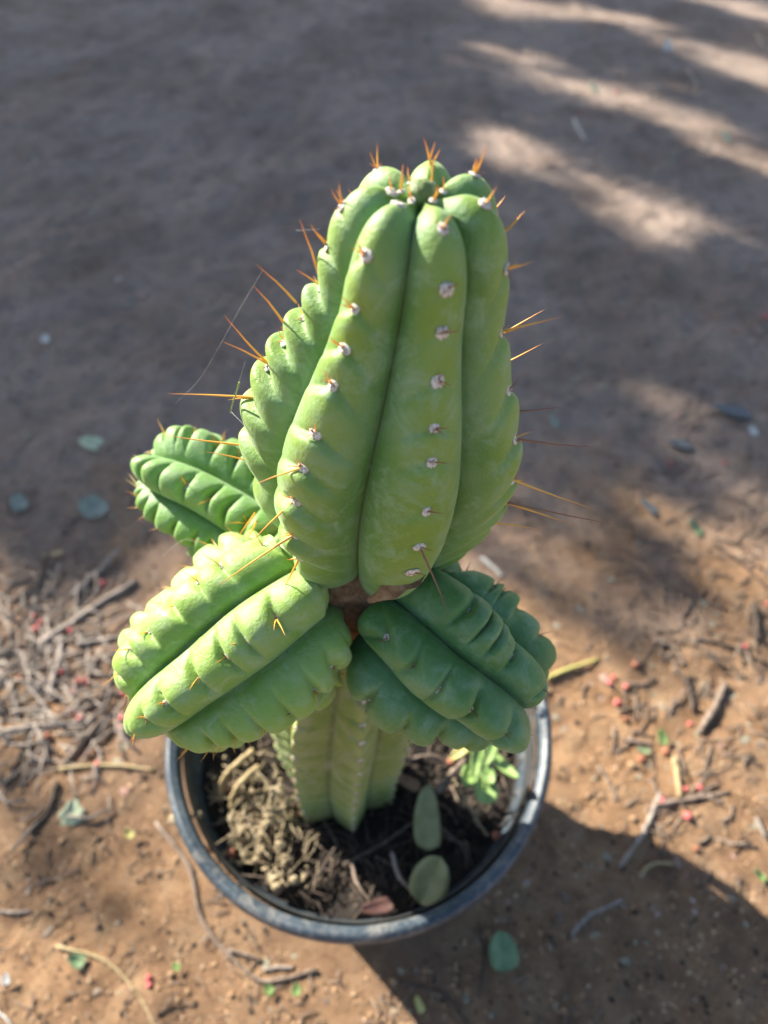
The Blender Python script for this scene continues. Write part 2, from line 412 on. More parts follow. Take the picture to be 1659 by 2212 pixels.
        # f==0 where (u+per//2)%per == per/2 -> u%per==0
    def mesh(s, name):
        return mesh_np(name, s.pts.reshape(-1, 3), grid_faces(s.nv, s.nu), True, {'crest': s.cre.reshape(-1)})
    def areoles(s):
        out = []
        for r in range(s.nr):
            j = s.jc[r]
            for x in s.ars[r]:
                q = s.tot-x; i = int(np.clip(round(q/s.tot*(s.nv-1)), 2, s.nv-3))
                P_ = Vector(s.pts[i, j])
                tu = Vector(s.pts[min(i+6, s.nv-1), j])-Vector(s.pts[max(i-6, 0), j])        # towards apex
                ts = Vector(s.pts[i, (j+3) % s.nu])-Vector(s.pts[i, (j-3) % s.nu])
                nn = tu.cross(ts).normalized()
                p0, T0, _, _ = s.ax.at(float(s.C[i, 0]))
                if nn.dot(P_-p0) < 0: nn = -nn
                up = (T0-nn*T0.dot(nn)).normalized() if abs(T0.dot(nn)) < .97 else tu.normalized()
                out.append(dict(rib=r, arc=x, p=P_, n=nn, up=up, side=nn.cross(up)))
        return out

CACT = empty('columnar_cactus', (-.013, -.004, SOILZ), 'thick green columnar cactus with three stubby arms growing in the dark pot', 'cactus')
def cpart(name, me, m, parent, label=None):
    o = link(name, me, m, parent); 
    if parent is CACT: o.location = -CACT.location
    if label: o['label'] = label
    return o

# spine meshes (unit length along +z, slightly bent), shared
def spine_mesh(i, r=.022, bend=.02):
    rr = random.Random(i); a0 = rr.uniform(0, 6.28); nseg = 7; Vs = []
    rs = 6
    for q in range(nseg+1):
        t = q/nseg; rad = r*(1-t)**.75+.0015; b = bend*math.sin(t*PI)*rr.uniform(.8, 1.2)
        for j in range(rs):
            a = 2*PI*j/rs; Vs.append((rad*math.cos(a)+b*math.cos(a0), rad*math.sin(a)+b*math.sin(a0), t))
    return mesh_np('spine', np.array(Vs), grid_faces(nseg+1, rs))
SP = {}
for mk, mm_ in (('amber', M_spine), ('brown', M_spineb), ('straw', M_spiney)):
    SP[mk] = []
    for i in range(4):
        m_ = spine_mesh(i*7+len(mk)); m_.materials.append(mm_); SP[mk].append(m_)
WOOL = []
for i in range(4):
    Vb, Fb = blob(1, 18, 11, (1, 1, .30), .17, i); m_ = mesh_np('areole', Vb, Fb); m_.materials.append(M_wool); WOOL.append(m_)
def wool(parent, a, r, i):
    o = bpy.data.objects.new('areole', WOOL[i % 4]); COL.objects.link(o); o.parent = parent
    o.matrix_local = Matrix.Translation(a['p']+a['n']*r*.08) @ Matrix((a['side'], a['up'], a['n'])).transposed().to_4x4() @ Matrix.Diagonal((r*rnd.uniform(.8, 1.2), r*rnd.uniform(.85, 1.25), r, 1))
def spine(parent, p, d, L, kind, thick=1.0):
    o = bpy.data.objects.new('spine', rnd.choice(SP[kind])); COL.objects.link(o); o.parent = parent
    wdt = (.0008+.009*L)*thick/.022*.36
    q = Vector(d).to_track_quat('Z', 'Y').to_matrix().to_4x4()
    o.matrix_local = Matrix.Translation(p) @ q @ Matrix.Rotation(rnd.uniform(0, 6.28), 4, 'Z') @ Matrix.Diagonal((wdt, wdt, L, 1))
    return o
def short_spines(parent, items, m_):
    """tiny radial spines too small to pick apart, joined"""
    Vs = []; Fs = []
    for (p, d, L) in items:
        d = Vector(d).normalized(); s1 = d.orthogonal().normalized(); s2 = d.cross(s1); b = len(Vs); r = .0003
        for j in range(4):
            a = j*PI/2; Vs.append(tuple(p+(s1*math.cos(a)+s2*math.sin(a))*r))
        Vs.append(tuple(p+d*L))
        for j in range(4): Fs.append((b+j, b+(j+1) % 4, b+4))
    o = link('short_spines', mesh_np('short_spines', np.array(Vs), np.array(Fs), False), m_, parent); o['kind'] = 'stuff'

# ---- old stem
ax_stem = [(-.014, -.004, .135), (-.012, -.004, .22), (-.006, -.002, .30), (.0, .0, .37), (.004, .003, .43), (.008, .004, .46)]
stem = Body(ax_stem, [(0, .042), (.03, .044), (.08, .0470), (.14, .049), (.19, .0475), (.225, .040), (.25, .031), (.27, .024), (.30, .022), (.33, .020)],
            7, math.radians(13), .30, .019, .0020, .2, .0006, p=.72, q=1.0, seed=11, nv=260, per=24, wob=.02, dip=0)
st = cpart('stem', stem.mesh('stem'), M_stem, CACT, 'older yellow green stem with pale ribs and white areoles')
# ---- main column
ax_col = [(.010, .004, .440), (.0145, .003, .48), (.0185, .001, .53), (.0255, .0, .58), (.0295, .0, .615), (.030, .0, .640)]
Z0 = .440
def cz(z): return z-Z0
colc = [(cz(.458), .010), (cz(.457), .018), (cz(.465), .0285), (cz(.479), .0385), (cz(.497), .0462), (cz(.515), .0506), (cz(.533), .0524), (cz(.552), .0505), (cz(.572), .0430), (cz(.590), .0345),
        (cz(.604), .0296), (cz(.617), .0272), (cz(.6265), .0238), (cz(.6320), .0190), (cz(.6338), .0130), (cz(.6318), .0066), (cz(.6300), .0006)]
column = Body(ax_col, colc, 7, math.radians(14), .31, .0175, .0046, 1.3, .0009, p=1.7, q=1.5, seed=5, nv=420, per=32, wob=.012, tipsmooth=.05, areole0=.012, dip=.0065, basefade=.75, ribamp={0: .22, 1: .55, 6: .7, 5: 1.2, 2: .6},
    crests={0: [.020, .0345, .047, .061, .075, .086, .104, .121, .138], 6: [.0105, .029, .045, .058, .0695, .087, .100, .114, .133, .15], 5: [.008, .024, .039, .053, .0655, .078, .090, .106, .122, .14]})
co_ = cpart('column', column.mesh('column'), M_col, CACT, 'tall main column with seven smooth swollen ribs')
# ---- arms
def arm_profile(L, R, base=.012):
    return [(-.004, .001), (-.006, R*.5), (-.003, R*.82), (.007, R*1.06), (.020, R*1.16), (.036, R*1.11), (L*.62, R*1.0), (L*.77, R*.94), (L*.88, R*.83), (L*.955, R*.63), (L*.995, R*.37), (L*.992, R*.17), (L*.985, .0005)]
def make_arm(pts, R, nr, th0, m_, seed, label, amp, crease, spacing=.0118, depth=.35, chev=.45, lat=1.25):
    A_ = Axis(pts); L = A_.L[-1]
    b = Body(pts, arm_profile(L, R), nr, th0, depth, spacing, amp, chev, crease, p=1.9, q=1.6, seed=seed, nv=300, per=30, wob=.10, tipsmooth=.012, dip=.006, areole0=.008, lat=lat, pillow=.68, sj=.34)
    return b, cpart('arm', b.mesh('arm'), m_, CACT, label)
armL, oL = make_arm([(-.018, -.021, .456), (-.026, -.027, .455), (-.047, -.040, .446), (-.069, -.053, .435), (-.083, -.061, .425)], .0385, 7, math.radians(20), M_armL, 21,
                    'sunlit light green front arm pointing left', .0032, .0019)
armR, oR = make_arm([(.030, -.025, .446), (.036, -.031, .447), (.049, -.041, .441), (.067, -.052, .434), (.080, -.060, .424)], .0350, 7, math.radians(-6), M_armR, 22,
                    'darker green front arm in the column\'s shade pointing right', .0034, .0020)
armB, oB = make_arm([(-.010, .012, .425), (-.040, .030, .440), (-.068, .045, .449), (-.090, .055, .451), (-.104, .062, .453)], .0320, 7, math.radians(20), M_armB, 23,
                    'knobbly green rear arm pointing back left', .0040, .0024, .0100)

# corky scar where column and arms meet
def ring_blobs():
    Vs, Fs = [], []; off = 0
    th = np.arange(40)/40*2*PI; prof = [(.018, .385), (.026, .40), (.028, .415), (.028, .428), (.029, .442), (.030, .455), (.032, .468), (.030, .478), (.02, .486)]
    P = np.array(prof); nn = fbm(np.cos(th)[None, :]*6+P[:, 1:2]*300, np.sin(th)[None, :]*6, 4, 7)
    rr = P[:, 0:1]*(.82+.42*nn)
    return np.stack([rr*np.cos(th)+.006, rr*np.sin(th)+.001, P[:, 1:2]+.004*(nn-.5)], -1).reshape(-1, 3), grid_faces(len(P), 40)
Vr, Fr = ring_blobs(); cpart('corky_neck', mesh_np('corky_neck', Vr, Fr), M_cork, CACT)
# torn brown skin flap under the column
def flap(pts, wid, m_, seed):
    rr = random.Random(seed); Vs = []; n = len(pts)
    for i, q in enumerate(pts):
        q = Vector(q); d = (Vector(pts[min(i+1, n-1)])-Vector(pts[max(i-1, 0)])).normalized()
        s_ = d.cross(Vector((0, -.5, .8))).normalized()
        wv = wid*(.25+math.sin(PI*(i+.3)/n))*rr.uniform(.7, 1.2)
        for k in (-1, -.3, .4, 1): Vs.append(q+s_*wv*k+Vector((0, 0, 1))*abs(k)*wid*rr.uniform(-.3, .5))
    V = np.array(Vs); V2 = V+np.array([0, -.0007, .0007])
    F1 = grid_faces(n, 4, False); F2 = F1[:, ::-1]+len(V)
    return mesh_np('dry_skin', np.vstack([V, V2]), np.vstack([F1, F2]))
fp = [G(*q) for q in ()]
pl = [onray(x, y, d) for x, y, d in ((795, 1300, .270), (818, 1286, .262), (845, 1272, .257), (872, 1260, .255), (896, 1250, .256), (915, 1236, .258))]
cpart('dry_skin', flap(pl, .0030, M_cork, 3), M_cork, CACT, 'torn brown papery skin under the column')

# ---- areoles and spines
def front(a): return (CAM-a['p']).normalized().dot(a['n'])
shorts_all = {}
def spines_on(body, parent, rule, wr):
    i = 0; sh = []
    for a in body.areoles():
        vis = front(a)
        if vis < -.45: continue
        i += 1
        wool(parent, a, wr*rnd.uniform(.8, 1.15), i)
        lst = rule(a)
        for (dn, du, ds, L, kind) in lst:
            d = (a['n']*dn+a['up']*du+a['side']*ds).normalized()
            if L < .0045: sh.append((a['p'], d, L))
            else: spine(parent, a['p'], d, L, kind)
        for q in range(rnd.randint(2, 3)):
            an = rnd.uniform(0, 6.28)
            sh.append((a['p']+a['n']*.0004, a['n']*.55+a['up']*math.cos(an)+a['side']*math.sin(an), rnd.uniform(.002, .0042)))
    if sh: short_spines(parent, sh, M_spineb)
# ribs of the column: rib 0 faces the camera and slightly right
RANG = {}
for a in column.areoles(): RANG.setdefault(a['rib'], a['n'])
D_ = max(range(7), key=lambda r: -[a for a in column.areoles() if a['rib'] == r][3]['n'].y)
def rule_col(a):
    t = a['arc']; n_ = a['n'].copy(); n_.z = 0; n_.normalize(); out = []
    U = rnd.uniform
    if t < .022: return [(1, U(-.1, .6), U(-.5, .5), U(.0046, .007), 'amber')]
    if n_.x < -.3: out += [(.8, U(.1, .8), U(.1, .9), U(.0046, .0075), 'amber'), (.8, U(-.4, .2), U(.2, 1), U(.0042, .006), 'amber')]
    elif n_.x > .55: out += [(1, U(-.2, .7), U(-.6, .2), U(.0046, .008), rnd.choice(['amber', 'brown']))]
    else: out += [(.6, U(-.2, .4), -U(.4, 1), U(.0046, .006), 'brown')]
    return out
rnd = random.Random(31)
spines_on(column, co_, rule_col, .0021)
# the long spines, each from its areole outwards (photo positions brought into the plane they grow in)
def depthH(py, H=.1855):
    al = math.atan((1106-py)/1475); return H*math.cos(al)/math.cos(PITCH-al)
def proj(p):
    v = p-CAM; F = Vector((0, math.cos(PITCH), -math.sin(PITCH))); U_ = Vector((0, math.sin(PITCH), math.cos(PITCH))); dd = v.dot(F)
    return (829.5+1475*v.x/dd, 1106-1475*v.dot(U_)/dd)
COLA = column.areoles()
for a in COLA: a['q'] = proj(a['p'])
COLA = [a for a in COLA if front(a) > -.6]
def long_spine(par, b, t_, H, kind='amber', Ht=None, d=None, dt=None):
    p0 = onray(*b, d or depthH(b[1], H)); p1 = onray(*t_, dt or (d if d else depthH(t_[1], Ht or H)))
    # seat the spine in the nearest areole
    best = min(COLA, key=lambda a: (a['q'][0]-b[0])**2+(a['q'][1]-b[1])**2)
    if math.hypot(best['q'][0]-b[0], best['q'][1]-b[1]) < (90 if b[1] < 420 or par is None else 40):
        a0 = best['p']; v = p1-p0; dq = Vector((b[0]-best['q'][0], 0, 0))
        if v.dot(best['n']) < .35*v.length: v = (v.normalized()+best['n']*.45).normalized()*v.length
        p0 = a0; p1 = a0+v
    v = p1-p0; p0 = p0-v.normalized()*.0012; off = CACT.location if par is None else Vector()
    spine(par, p0, (p1-p0).normalized(), (p1-p0).length*1.18, kind, 1.2)
for b, t_ in [((670, 612), (628, 490)), ((658, 622), (612, 592)), ((634, 648), (567, 584)), ((607, 690), (558, 630)), ((575, 756), (485, 710)), ((570, 820), (488, 733)), ((535, 880), (373, 873)), ((532, 884), (478, 888)),
              ((528, 962), (390, 945)), ((532, 1020), (440, 1000)), ((722, 532), (690, 493)), ((748, 458), (736, 426)), ((800, 385), (784, 350)), ((806, 432), (780, 388)), ((816, 428), (818, 396)), ((585, 752), (575, 722)), ((530, 876), (518, 850)),
              ((550, 1110), (515, 1160)), ((553, 1130), (520, 1190))]:
    long_spine(co_, b, t_, .183)
for b, t_, H in [((1090, 723), (1198, 697), .186), ((1086, 754), (1180, 700), .184), ((1082, 812), (1168, 768), .186), ((1098, 657), (1118, 633), .186), ((1100, 573), (1146, 560), .190), ((1098, 492), (1128, 461), .186),
              ((1100, 1018), (1225, 1064), .205), ((1078, 1068), (1190, 1106), .205), ((1040, 1160), (1118, 1170), .205), ((1048, 405), (1070, 350), .186), ((1040, 404), (1044, 373), .186), ((962, 342), (957, 293), .198), ((970, 344), (977, 303), .198), ((979, 348), (991, 318), .198)]:
    long_spine(co_, b, t_, H)
for b, t_, H in [((1108, 888), (1192, 881), .184), ((1112, 952), (1235, 966), .190), ((1082, 1098), (1240, 1130), .21)]: long_spine(co_, b, t_, H, 'brown')
for b, t_ in [((655, 985), (578, 1017)), ((640, 1062), (588, 1130)), ((632, 1118), (520, 1195)), ((638, 1124), (585, 1158)), ((638, 1192), (602, 1260))]: long_spine(co_, b, t_, .147)
for b, t_, k_ in [((915, 1147), (972, 1278), 'brown'), ((908, 1212), (960, 1325), 'brown')]: long_spine(co_, b, t_, .134, k_, Ht=.118)
def rule_armL(a):
    U = rnd.uniform; out = []
    if a['arc'] < .022: return [(1, U(.5, 1.4), U(-.6, .6), U(.009, .014), rnd.choice(['straw', 'amber'])) for _ in range(2)]
    if rnd.random() < .85: out.append((1, U(-.2, .8), U(-.7, .7), U(.005, .010), 'amber'))
    if rnd.random() < .25: out.append((1, U(0, 1), U(-.7, .7), U(.010, .014), 'amber'))
    return out
def rule_armR(a):
    U = rnd.uniform
    if a['arc'] < .018: return [(1, U(.6, 1.3), U(-.5, .5), U(.009, .014), 'straw'), (1, U(.3, 1.3), U(-.6, .6), U(.006, .009), 'brown')]
    return [(1, U(-.3, .9), U(-.5, .5), U(.005, .010), 'brown')] if rnd.random() < .7 else []
spines_on(armL, oL, rule_armL, .0015)
spines_on(armR, oR, rule_armR, .0017)
spines_on(armB, oB, rule_armL, .0015)
def rule_stem(a): return [(.8, rnd.uniform(-.4, .6), rnd.uniform(-1, 1), rnd.uniform(.003, .0055), 'brown')]
spines_on(stem, st, rule_stem, .0017)
# woolly growing point in the dip of the column's top
ap = column.pts[-1].mean(0)
Vb, Fb = blob(.0042, 16, 10, (1, 1, .9), .08, 3)
g_ = link('growing_tip', mesh_np('growing_tip', Vb, Fb), M_armL, co_); g_.location = Vector(ap)+Vector((0, .001, .0012))
rnd = random.Random(8)
for i in range(6):
    an = i*2*PI/6; a = dict(p=Vector(ap)+Vector((math.cos(an)*.0058, math.sin(an)*.0058, .0022)), n=Vector((math.cos(an)*.3, math.sin(an)*.3, 1)).normalized(), up=Vector((0, 1, 0)), side=Vector((1, 0, 0)))
    a['up'] = (a['up']-a['n']*a['up'].dot(a['n'])).normalized(); a['side'] = a['up'].cross(a['n'])
    wool(co_, a, .0012, i)
    for q in range(1 + i % 2): spine(co_, a['p'], (math.cos(an)*rnd.uniform(-.2, .7), math.sin(an)*rnd.uniform(-.2, .7), 1), rnd.uniform(.004, .008), 'amber', 1.1)

# ------------------------------------------------------------------ litter builders
def tube(pts, rad, seed=0, rs=7, taper=.7, knob=.18, name='twig', jag=.25):
    rr = random.Random(seed); P = [Vector(q) for q in pts]
    PP = [P[0]*2-P[1]]+P+[P[-1]*2-P[-2]]; D = []
    for i in range(1, len(PP)-2):
        for k in range(6):
            t = k/6; a, b, c, d = PP[i-1], PP[i], PP[i+1], PP[i+2]
            D.append(.5*((2*b)+(c-a)*t+(2*a-5*b+4*c-d)*t*t+(3*b-3*c+d-a)*t**3))
    D.append(P[-1]); n = len(D); Vs = []; Nn = None
    for i in range(n):
        T = (D[min(i+1, n-1)]-D[max(i-1, 0)]).normalized()
        Nn = T.orthogonal().normalized() if Nn is None else (Nn-T*Nn.dot(T)).normalized(); B = T.cross(Nn)
        r = rad*(1-(1-taper)*i/(n-1))*(1+knob*(rr.random()-.4)*2)
        ctr = D[i]+(Nn*rr.uniform(-1, 1)+B*rr.uniform(-1, 1))*rad*jag*(0 < i < n-1)
        for j in range(rs):
            a = 2*PI*j/rs; Vs.append(ctr+(Nn*math.cos(a)+B*math.sin(a))*r*rr.uniform(.88, 1.1))
    Vs.append(D[0]); Vs.append(D[-1]); V = np.array(Vs); F = grid_faces(n, rs)
    c0 = [(n*rs, (j+1) % rs, j, j) for j in range(rs)]; c1 = [(n*rs+1, (n-1)*rs+j, (n-1)*rs+(j+1) % rs, (n-1)*rs+(j+1) % rs) for j in range(rs)]
    return V, F, [c[:3] for c in c0]+[c[:3] for c in c1]
def tube_mesh(name, pts, rad, **k):
    V, F, caps = tube(pts, rad, **k)
    me = bpy.data.meshes.new(name); me.from_pydata([tuple(v) for v in V], [], [tuple(f) for f in F.tolist()]+caps)
    me.polygons.foreach_set('use_smooth', [True]*len(me.polygons)); me.update(); return me
def rel(me, org):
    co = np.empty(len(me.vertices)*3, dtype=np.float32); me.vertices.foreach_get('co', co)
    co = co.reshape(-1, 3)-np.array(org, dtype=np.float32); me.vertices.foreach_set('co', co.ravel()); me.update(); return me

def leaf_mesh(L, W, seed=0, cup=.15, lobes=0, tip=.6):
    """leaf along +y, lying in the xy plane, with a fold, a curl and a small thickness"""
    rr = random.Random(seed); nL, nW = 12, 7; Vt = []
    c1, c2 = rr.uniform(.02, .3), rr.uniform(-.15, .15)
    for i in range(nL+1):
        t = i/nL; wv = W/2*math.sqrt(max(0, 1-(2*t**tip-1)**2))+W*.012
        if lobes: wv *= 1+.22*math.cos(lobes*PI*t*2)
        for j in range(nW):
            s_ = (j/(nW-1)-.5)*2
            Vt.append((s_*wv+c2*L*t*t*.5, L*(t-.5), abs(s_)**1.3*wv*cup*1.5+c1*L*(t-.5)**2*1.5+rr.uniform(-.01, .01)*W - (.04*W if j == nW//2 else 0)))
    T = np.array(Vt); B = T-np.array([0, 0, max(.0004, W*.015)])
    F1 = grid_faces(nL+1, nW, False); nV = len(T); F2 = F1[:, ::-1]+nV
    side = []
    for i in range(nL):
        a = i*nW; b = (i+1)*nW; side += [(a, b, b+nV, a+nV), (b+nW-1, a+nW-1, a+nW-1+nV, b+nW-1+nV)]
    side += [(j+1, j, j+nV, j+1+nV) for j in range(nW-1)]+[(nL*nW+j, nL*nW+j+1, nL*nW+j+1+nV, nL*nW+j+nV) for j in range(nW-1)]
    return mesh_np('leaf', np.vstack([T, B]), np.vstack([F1, F2, np.array(side)]))
def on_ground(px, py, lift=0):
    q = G(px, py, 0); q = G(px, py, gz(q.x, q.y)); q = G(px, py, gz(q.x, q.y)+lift); return q
def put_leaf(px, py, lpx, wpx, rot, m_, label, name='fallen_leaf', cat='leaf', group='leaves lying on the dirt', tilt=(.1, .1), z=None, lobes=0, tip=.6, cup=.15, loc=None):
    q = on_ground(px, py, .0055) if z is None else G(px, py, z)
    if loc is not None: q = Vector(loc)
    dep = (q-CAM).dot(Vector((0, math.cos(PITCH), -math.sin(PITCH))))
    s_ = dep/1475; me = leaf_mesh(lpx*s_, wpx*s_, int(px+py), cup, lobes, tip)
    o = link(name, me, m_, None, q); o.rotation_euler = (tilt[0], tilt[1], rot)
    return tag(o, label, cat, group)
def put_twig(pts, wpx, m_, label, lift=.0, name='twig', cat='twig', group='twigs lying on the dirt', side=(), taper=.75):
    Q = [on_ground(x, y, 0) for x, y in pts]
    d0 = (Q[0]-CAM).dot(Vector((0, math.cos(PITCH), -math.sin(PITCH)))); r = wpx*d0/1475/2
    Q = [q+Vector((0, 0, r*.7+lift)) for q in Q]
    # straight twigs do not follow every bump: keep the two ends' mean height
    zm = max(q.z for q in Q); Q = [Vector((q.x, q.y, .5*q.z+.5*zm)) for q in Q]
    o = link(name, rel(tube_mesh(name, Q, r, seed=int(pts[0][0]+pts[0][1]), taper=taper), Q[0]), m_, None, Q[0])
    tag(o, label, cat, group)
    for sp in side:
        S = [on_ground(x, y, r) for x, y in sp[0]]
        c = link('side_shoot', rel(tube_mesh('side_shoot', S, r*sp[1], seed=int(sp[0][0][0])), Q[0]), m_, o)
    return o

# ---- twigs on the ground (photo positions brought down to the dirt)
TW = [
 ([(92, 1393), (190, 1325), (296, 1257)], 15, M_grey, 'longest pale grey stick, slanting up towards the left arm', ()),
 ([(156, 1290), (210, 1243), (263, 1193)], 13, M_grey, 'grey stick just above and parallel to the longest pale stick', ()),
 ([(168, 1392), (215, 1386), (262, 1377)], 11, M_grey, 'short level grey stick pointing at the light green arm', ()),
 ([(135, 1380), (132, 1420), (116, 1465), (113, 1506)], 14, M_grey, 'flat grey bent stick hanging down from the longest pale stick', ()),
 ([(54, 1360), (66, 1410), (74, 1462)], 9, M_twigd, 'dark thin twig near the left edge left of the bent grey stick', ()),
 ([(0, 1583), (95, 1570), (205, 1558)], 12, M_grey, 'long level grey stalk under the berries at lower left', (([(95, 1570), (130, 1545)], .5),)),
 ([(214, 1568), (178, 1608), (135, 1660)], 14, M_twig, 'grey brown stick slanting down left of the pot\'s rim', ()),
 ([(125, 1690), (108, 1748), (66, 1800)], 10, M_twigd, 'dark curved twig left of the pale lobed leaf', ()),
 ([(130, 1664), (230, 1655), (335, 1664)], 8, M_straw, 'thin straw stalk reaching towards the rim\'s left side', ()),
 ([(0, 1450), (30, 1500), (42, 1560)], 9, M_grey, 'thin grey twig at the left edge by the berries', ()),
 ([(10, 1700), (40, 1640), (60, 1585)], 7, M_twigd, 'dark wiry twig near left edge crossing the grey stalk', ()),
 ([(123, 2044), (228, 2076), (296, 2145), (340, 2225)], 6, M_straw, 'long curved straw stem at the bottom left', ()),
 ([(337, 1776), (410, 1876), (437, 1990), (501, 2067), (570, 2120), (684, 2096)], 9, M_twig, 'long bending brown twig curving below the pot\'s left side', (([(495, 2052), (530, 2062), (565, 2074)], .8),)),
 ([(570, 2097), (600, 2090), (634, 2091)], 9, M_grey, 'short pale twig above the end of the bending brown twig', ()),
 ([(0, 1969), (34, 1972), (68, 1968)], 6, M_grey, 'short grey twig at the lower left edge', ()),
 ([(-5, 2185), (14, 2200), (30, 2222)], 5, L_white, 'white little twig in the bottom left corner', ()),
 ([(46, 1921), (110, 1900), (173, 1876)], 4, M_twig, 'very thin twig on bare dirt below the pale lobed leaf', ()),
 ([(1566, 1480), (1538, 1535), (1508, 1586)], 16, M_twig, 'thick stick standing out at the right, ending over its own shadow', ()),
 ([(1425, 1715), (1402, 1772), (1372, 1825), (1336, 1874)], 12, M_grey, 'pale stick ending at the edge of the pot\'s shadow', ()),
 ([(1412, 1740), (1490, 1728), (1575, 1712)], 12, M_twig, 'knotty brown twig among the berries at the right', (([(1500, 1726), (1535, 1700), (1550, 1695)], .6), ([(1530, 1720), (1560, 1738)], .6))),
 ([(1455, 1636), (1462, 1680), (1468, 1722)], 13, M_straw, 'upright flat straw piece above the knotty brown twig', ()),
 ([(1386, 1886), (1408, 1868), (1458, 1866)], 8, M_straw, 'small bent straw piece right of the pale stick\'s lower end', ()),
 ([(1234, 2022), (1268, 1981), (1342, 1945)], 11, M_grey, 'grey curved stick lying inside the pot\'s shadow', ()),
 ([(1343, 1598), (1375, 1604), (1406, 1608)], 9, M_twig, 'short twig left of the small bright green leaf', ()),
 ([(1632, 1768), (1642, 1790), (1652, 1810)], 10, M_grey, 'short pale splinter at the right edge', ()),
 ([(1480, 1462), (1490, 1500), (1494, 1540)], 10, M_twigd, 'dark curved twig left of the thick stick', ()),
 ([(1628, 1310), (1632, 1350), (1634, 1385)], 14, M_twigd, 'dark upright stick at the right edge above a berry', ()),
 ([(1410, 1385), (1450, 1400), (1478, 1440)], 10, M_twig, 'brown bent stick above the dark curved twig', ()),
 ([(1500, 1380), (1580, 1400), (1659, 1440)], 8, M_twigd, 'long dark twig in the shade at middle right', ()),
 ([(1290, 1655), (1320, 1700), (1330, 1730)], 7, M_twig, 'thin twig beside the rim on the sunny right side', ()),
 ([(1540, 1175), (1600, 1220), (1659, 1275)], 7, M_twigd, 'thin dark twig high at the right edge', ()),
 ([(1040, 1208), (1062, 1226), (1084, 1245)], 9, L_white, 'pale whitish splinter right of the column\'s foot', ()),
 ([(1480, 150), (1500, 175), (1508, 195)], 6, M_grey, 'grey splinter far off near the top right', ()),
 ([(1238, 260), (1252, 285), (1264, 305)], 4, L_white, 'small pale splinter in the sunny streaks', ()),
 ([(1635, 80), (1648, 100), (1659, 130)], 6, M_grey, 'pale twig at the top right corner', ()),
 ([(30, 1300), (80, 1260), (110, 1200)], 8, M_twigd, 'dark twig in the shade above the longest pale stick', ()),
 ([(60, 1480), (100, 1530), (118, 1560)], 8, M_grey, 'grey splinter above the long level grey stalk', ()),
 ([(860, 2120), (960, 2150), (1010, 2212)], 6, M_twigd, 'thin dark twig inside the shadow below the pot', ()),
 ([(1030, 1990), (1045, 2060), (1035, 2150)], 5, M_twigd, 'wiry dark stem left of the green leaf in the shadow', ()),
]
for k_, (pts, wd, m_, lab, side) in enumerate(TW): put_twig(pts, wd, m_, lab, side=side)

# ---- leaves on the ground
put_leaf(195, 958, 52, 40, 1.3, L_pale, 'pale oval leaf in the shade at upper left', tilt=(.2, .1))
put_leaf(201, 1097, 62, 58, .7, L_teal, 'round blue green leaf left of the rear arm', tilt=(.25, .2), tip=.8)
put_leaf(155, 1755, 52, 46, .2, L_pale, 'pale lobed leaf on sunny dirt left of the pot', lobes=2, tilt=(.3, .1))
put_leaf(1085, 2055, 76, 64, .1, L_green, 'round green leaf lying in the pot\'s shadow', tip=.8, tilt=(.1, .1))
put_leaf(1281, 191, 34, 26, .9, L_pale, 'pale leaf in the sunny streaks at upper right', tilt=(.5, .2))
put_leaf(1441, 101, 34, 20, .1, L_white, 'bleached upright leaf highest among the streaks', tilt=(.7, .1))
put_leaf(98, 731, 22, 18, .1, L_white, 'tiny white leaf bit alone in the upper left shade', tilt=(.4, .1))
put_leaf(40, 1085, 44, 34, .6, L_teal, 'faded leaf at the left edge beside the round blue green leaf', tilt=(.3, .1))
put_leaf(1626, 930, 24, 20, .4, L_white, 'small white leaf chip in the right shade', tilt=(.5, .1))
put_leaf(1430, 1592, 34, 22, .3, L_bright, 'small bright green leaf near the thick right stick', tilt=(.4, .1))
put_leaf(1390, 1622, 30, 12, 1.4, L_green, 'narrow green leaflet below the small bright leaf')
put_leaf(1566, 297, 30, 22, .8, L_pale, 'light green leaf near the top right shade', tilt=(.5, .1))
put_leaf(1500, 1140, 44, 20, .7, L_green, 'dull green leaf in the dappled right shade', tilt=(.4, .1))
put_leaf(1468, 960, 60, 26, 1.5, L_slate, 'grey curled leaf in the right shade', tilt=(.2, .1))
put_leaf(1580, 890, 90, 36, 1.4, L_slate, 'large dark slate leaf beside the small white chip', tilt=(.15, .1))
put_leaf(1195, 910, 34, 18, .3, L_teal, 'faint green leaf right of the column in the shade', tilt=(.3, .1))
put_leaf(1400, 1095, 50, 22, .9, L_slate, 'grey leaf in the dappled ground at right middle', tilt=(.3, .1))
put_leaf(165, 2075, 38, 26, 1.2, L_green, 'green leaf scrap above the curved straw stem', tilt=(.3, .1))
put_leaf(380, 2088, 20, 14, 1.2, L_bright, 'tiny bright green scrap near the red berry pair', tilt=(.3, .1))
put_leaf(640, 2137, 24, 20, .2, L_bright, 'tiny green sprig under the pale twig end', lobes=2, tilt=(.3, .1))
put_leaf(580, 2137, 24, 18, .9, L_bright, 'tiny green scrap under the bending brown twig', tilt=(.3, .1))
put_leaf(905, 2170, 34, 16, .5, L_yellow, 'yellow green leaf bit at the bottom edge of the sun', tilt=(.3, .1))
put_leaf(278, 1800, 26, 16, .9, L_yellow, 'little yellowish leaf right of the pale lobed leaf', tilt=(.3, .1))
put_leaf(1640, 1890, 34, 16, .9, L_bright, 'green leaf at the right edge of the sunny dirt', tilt=(.4, .1))
put_leaf(12, 2115, 24, 18, .4, L_white, 'whitish leaf chip at the lower left edge', tilt=(.3, .1))
put_leaf(112, 1198, 46, 12, 1.9, M_straw, 'straw coloured narrow leaf in the upper left shade edge', tilt=(.2, .1))
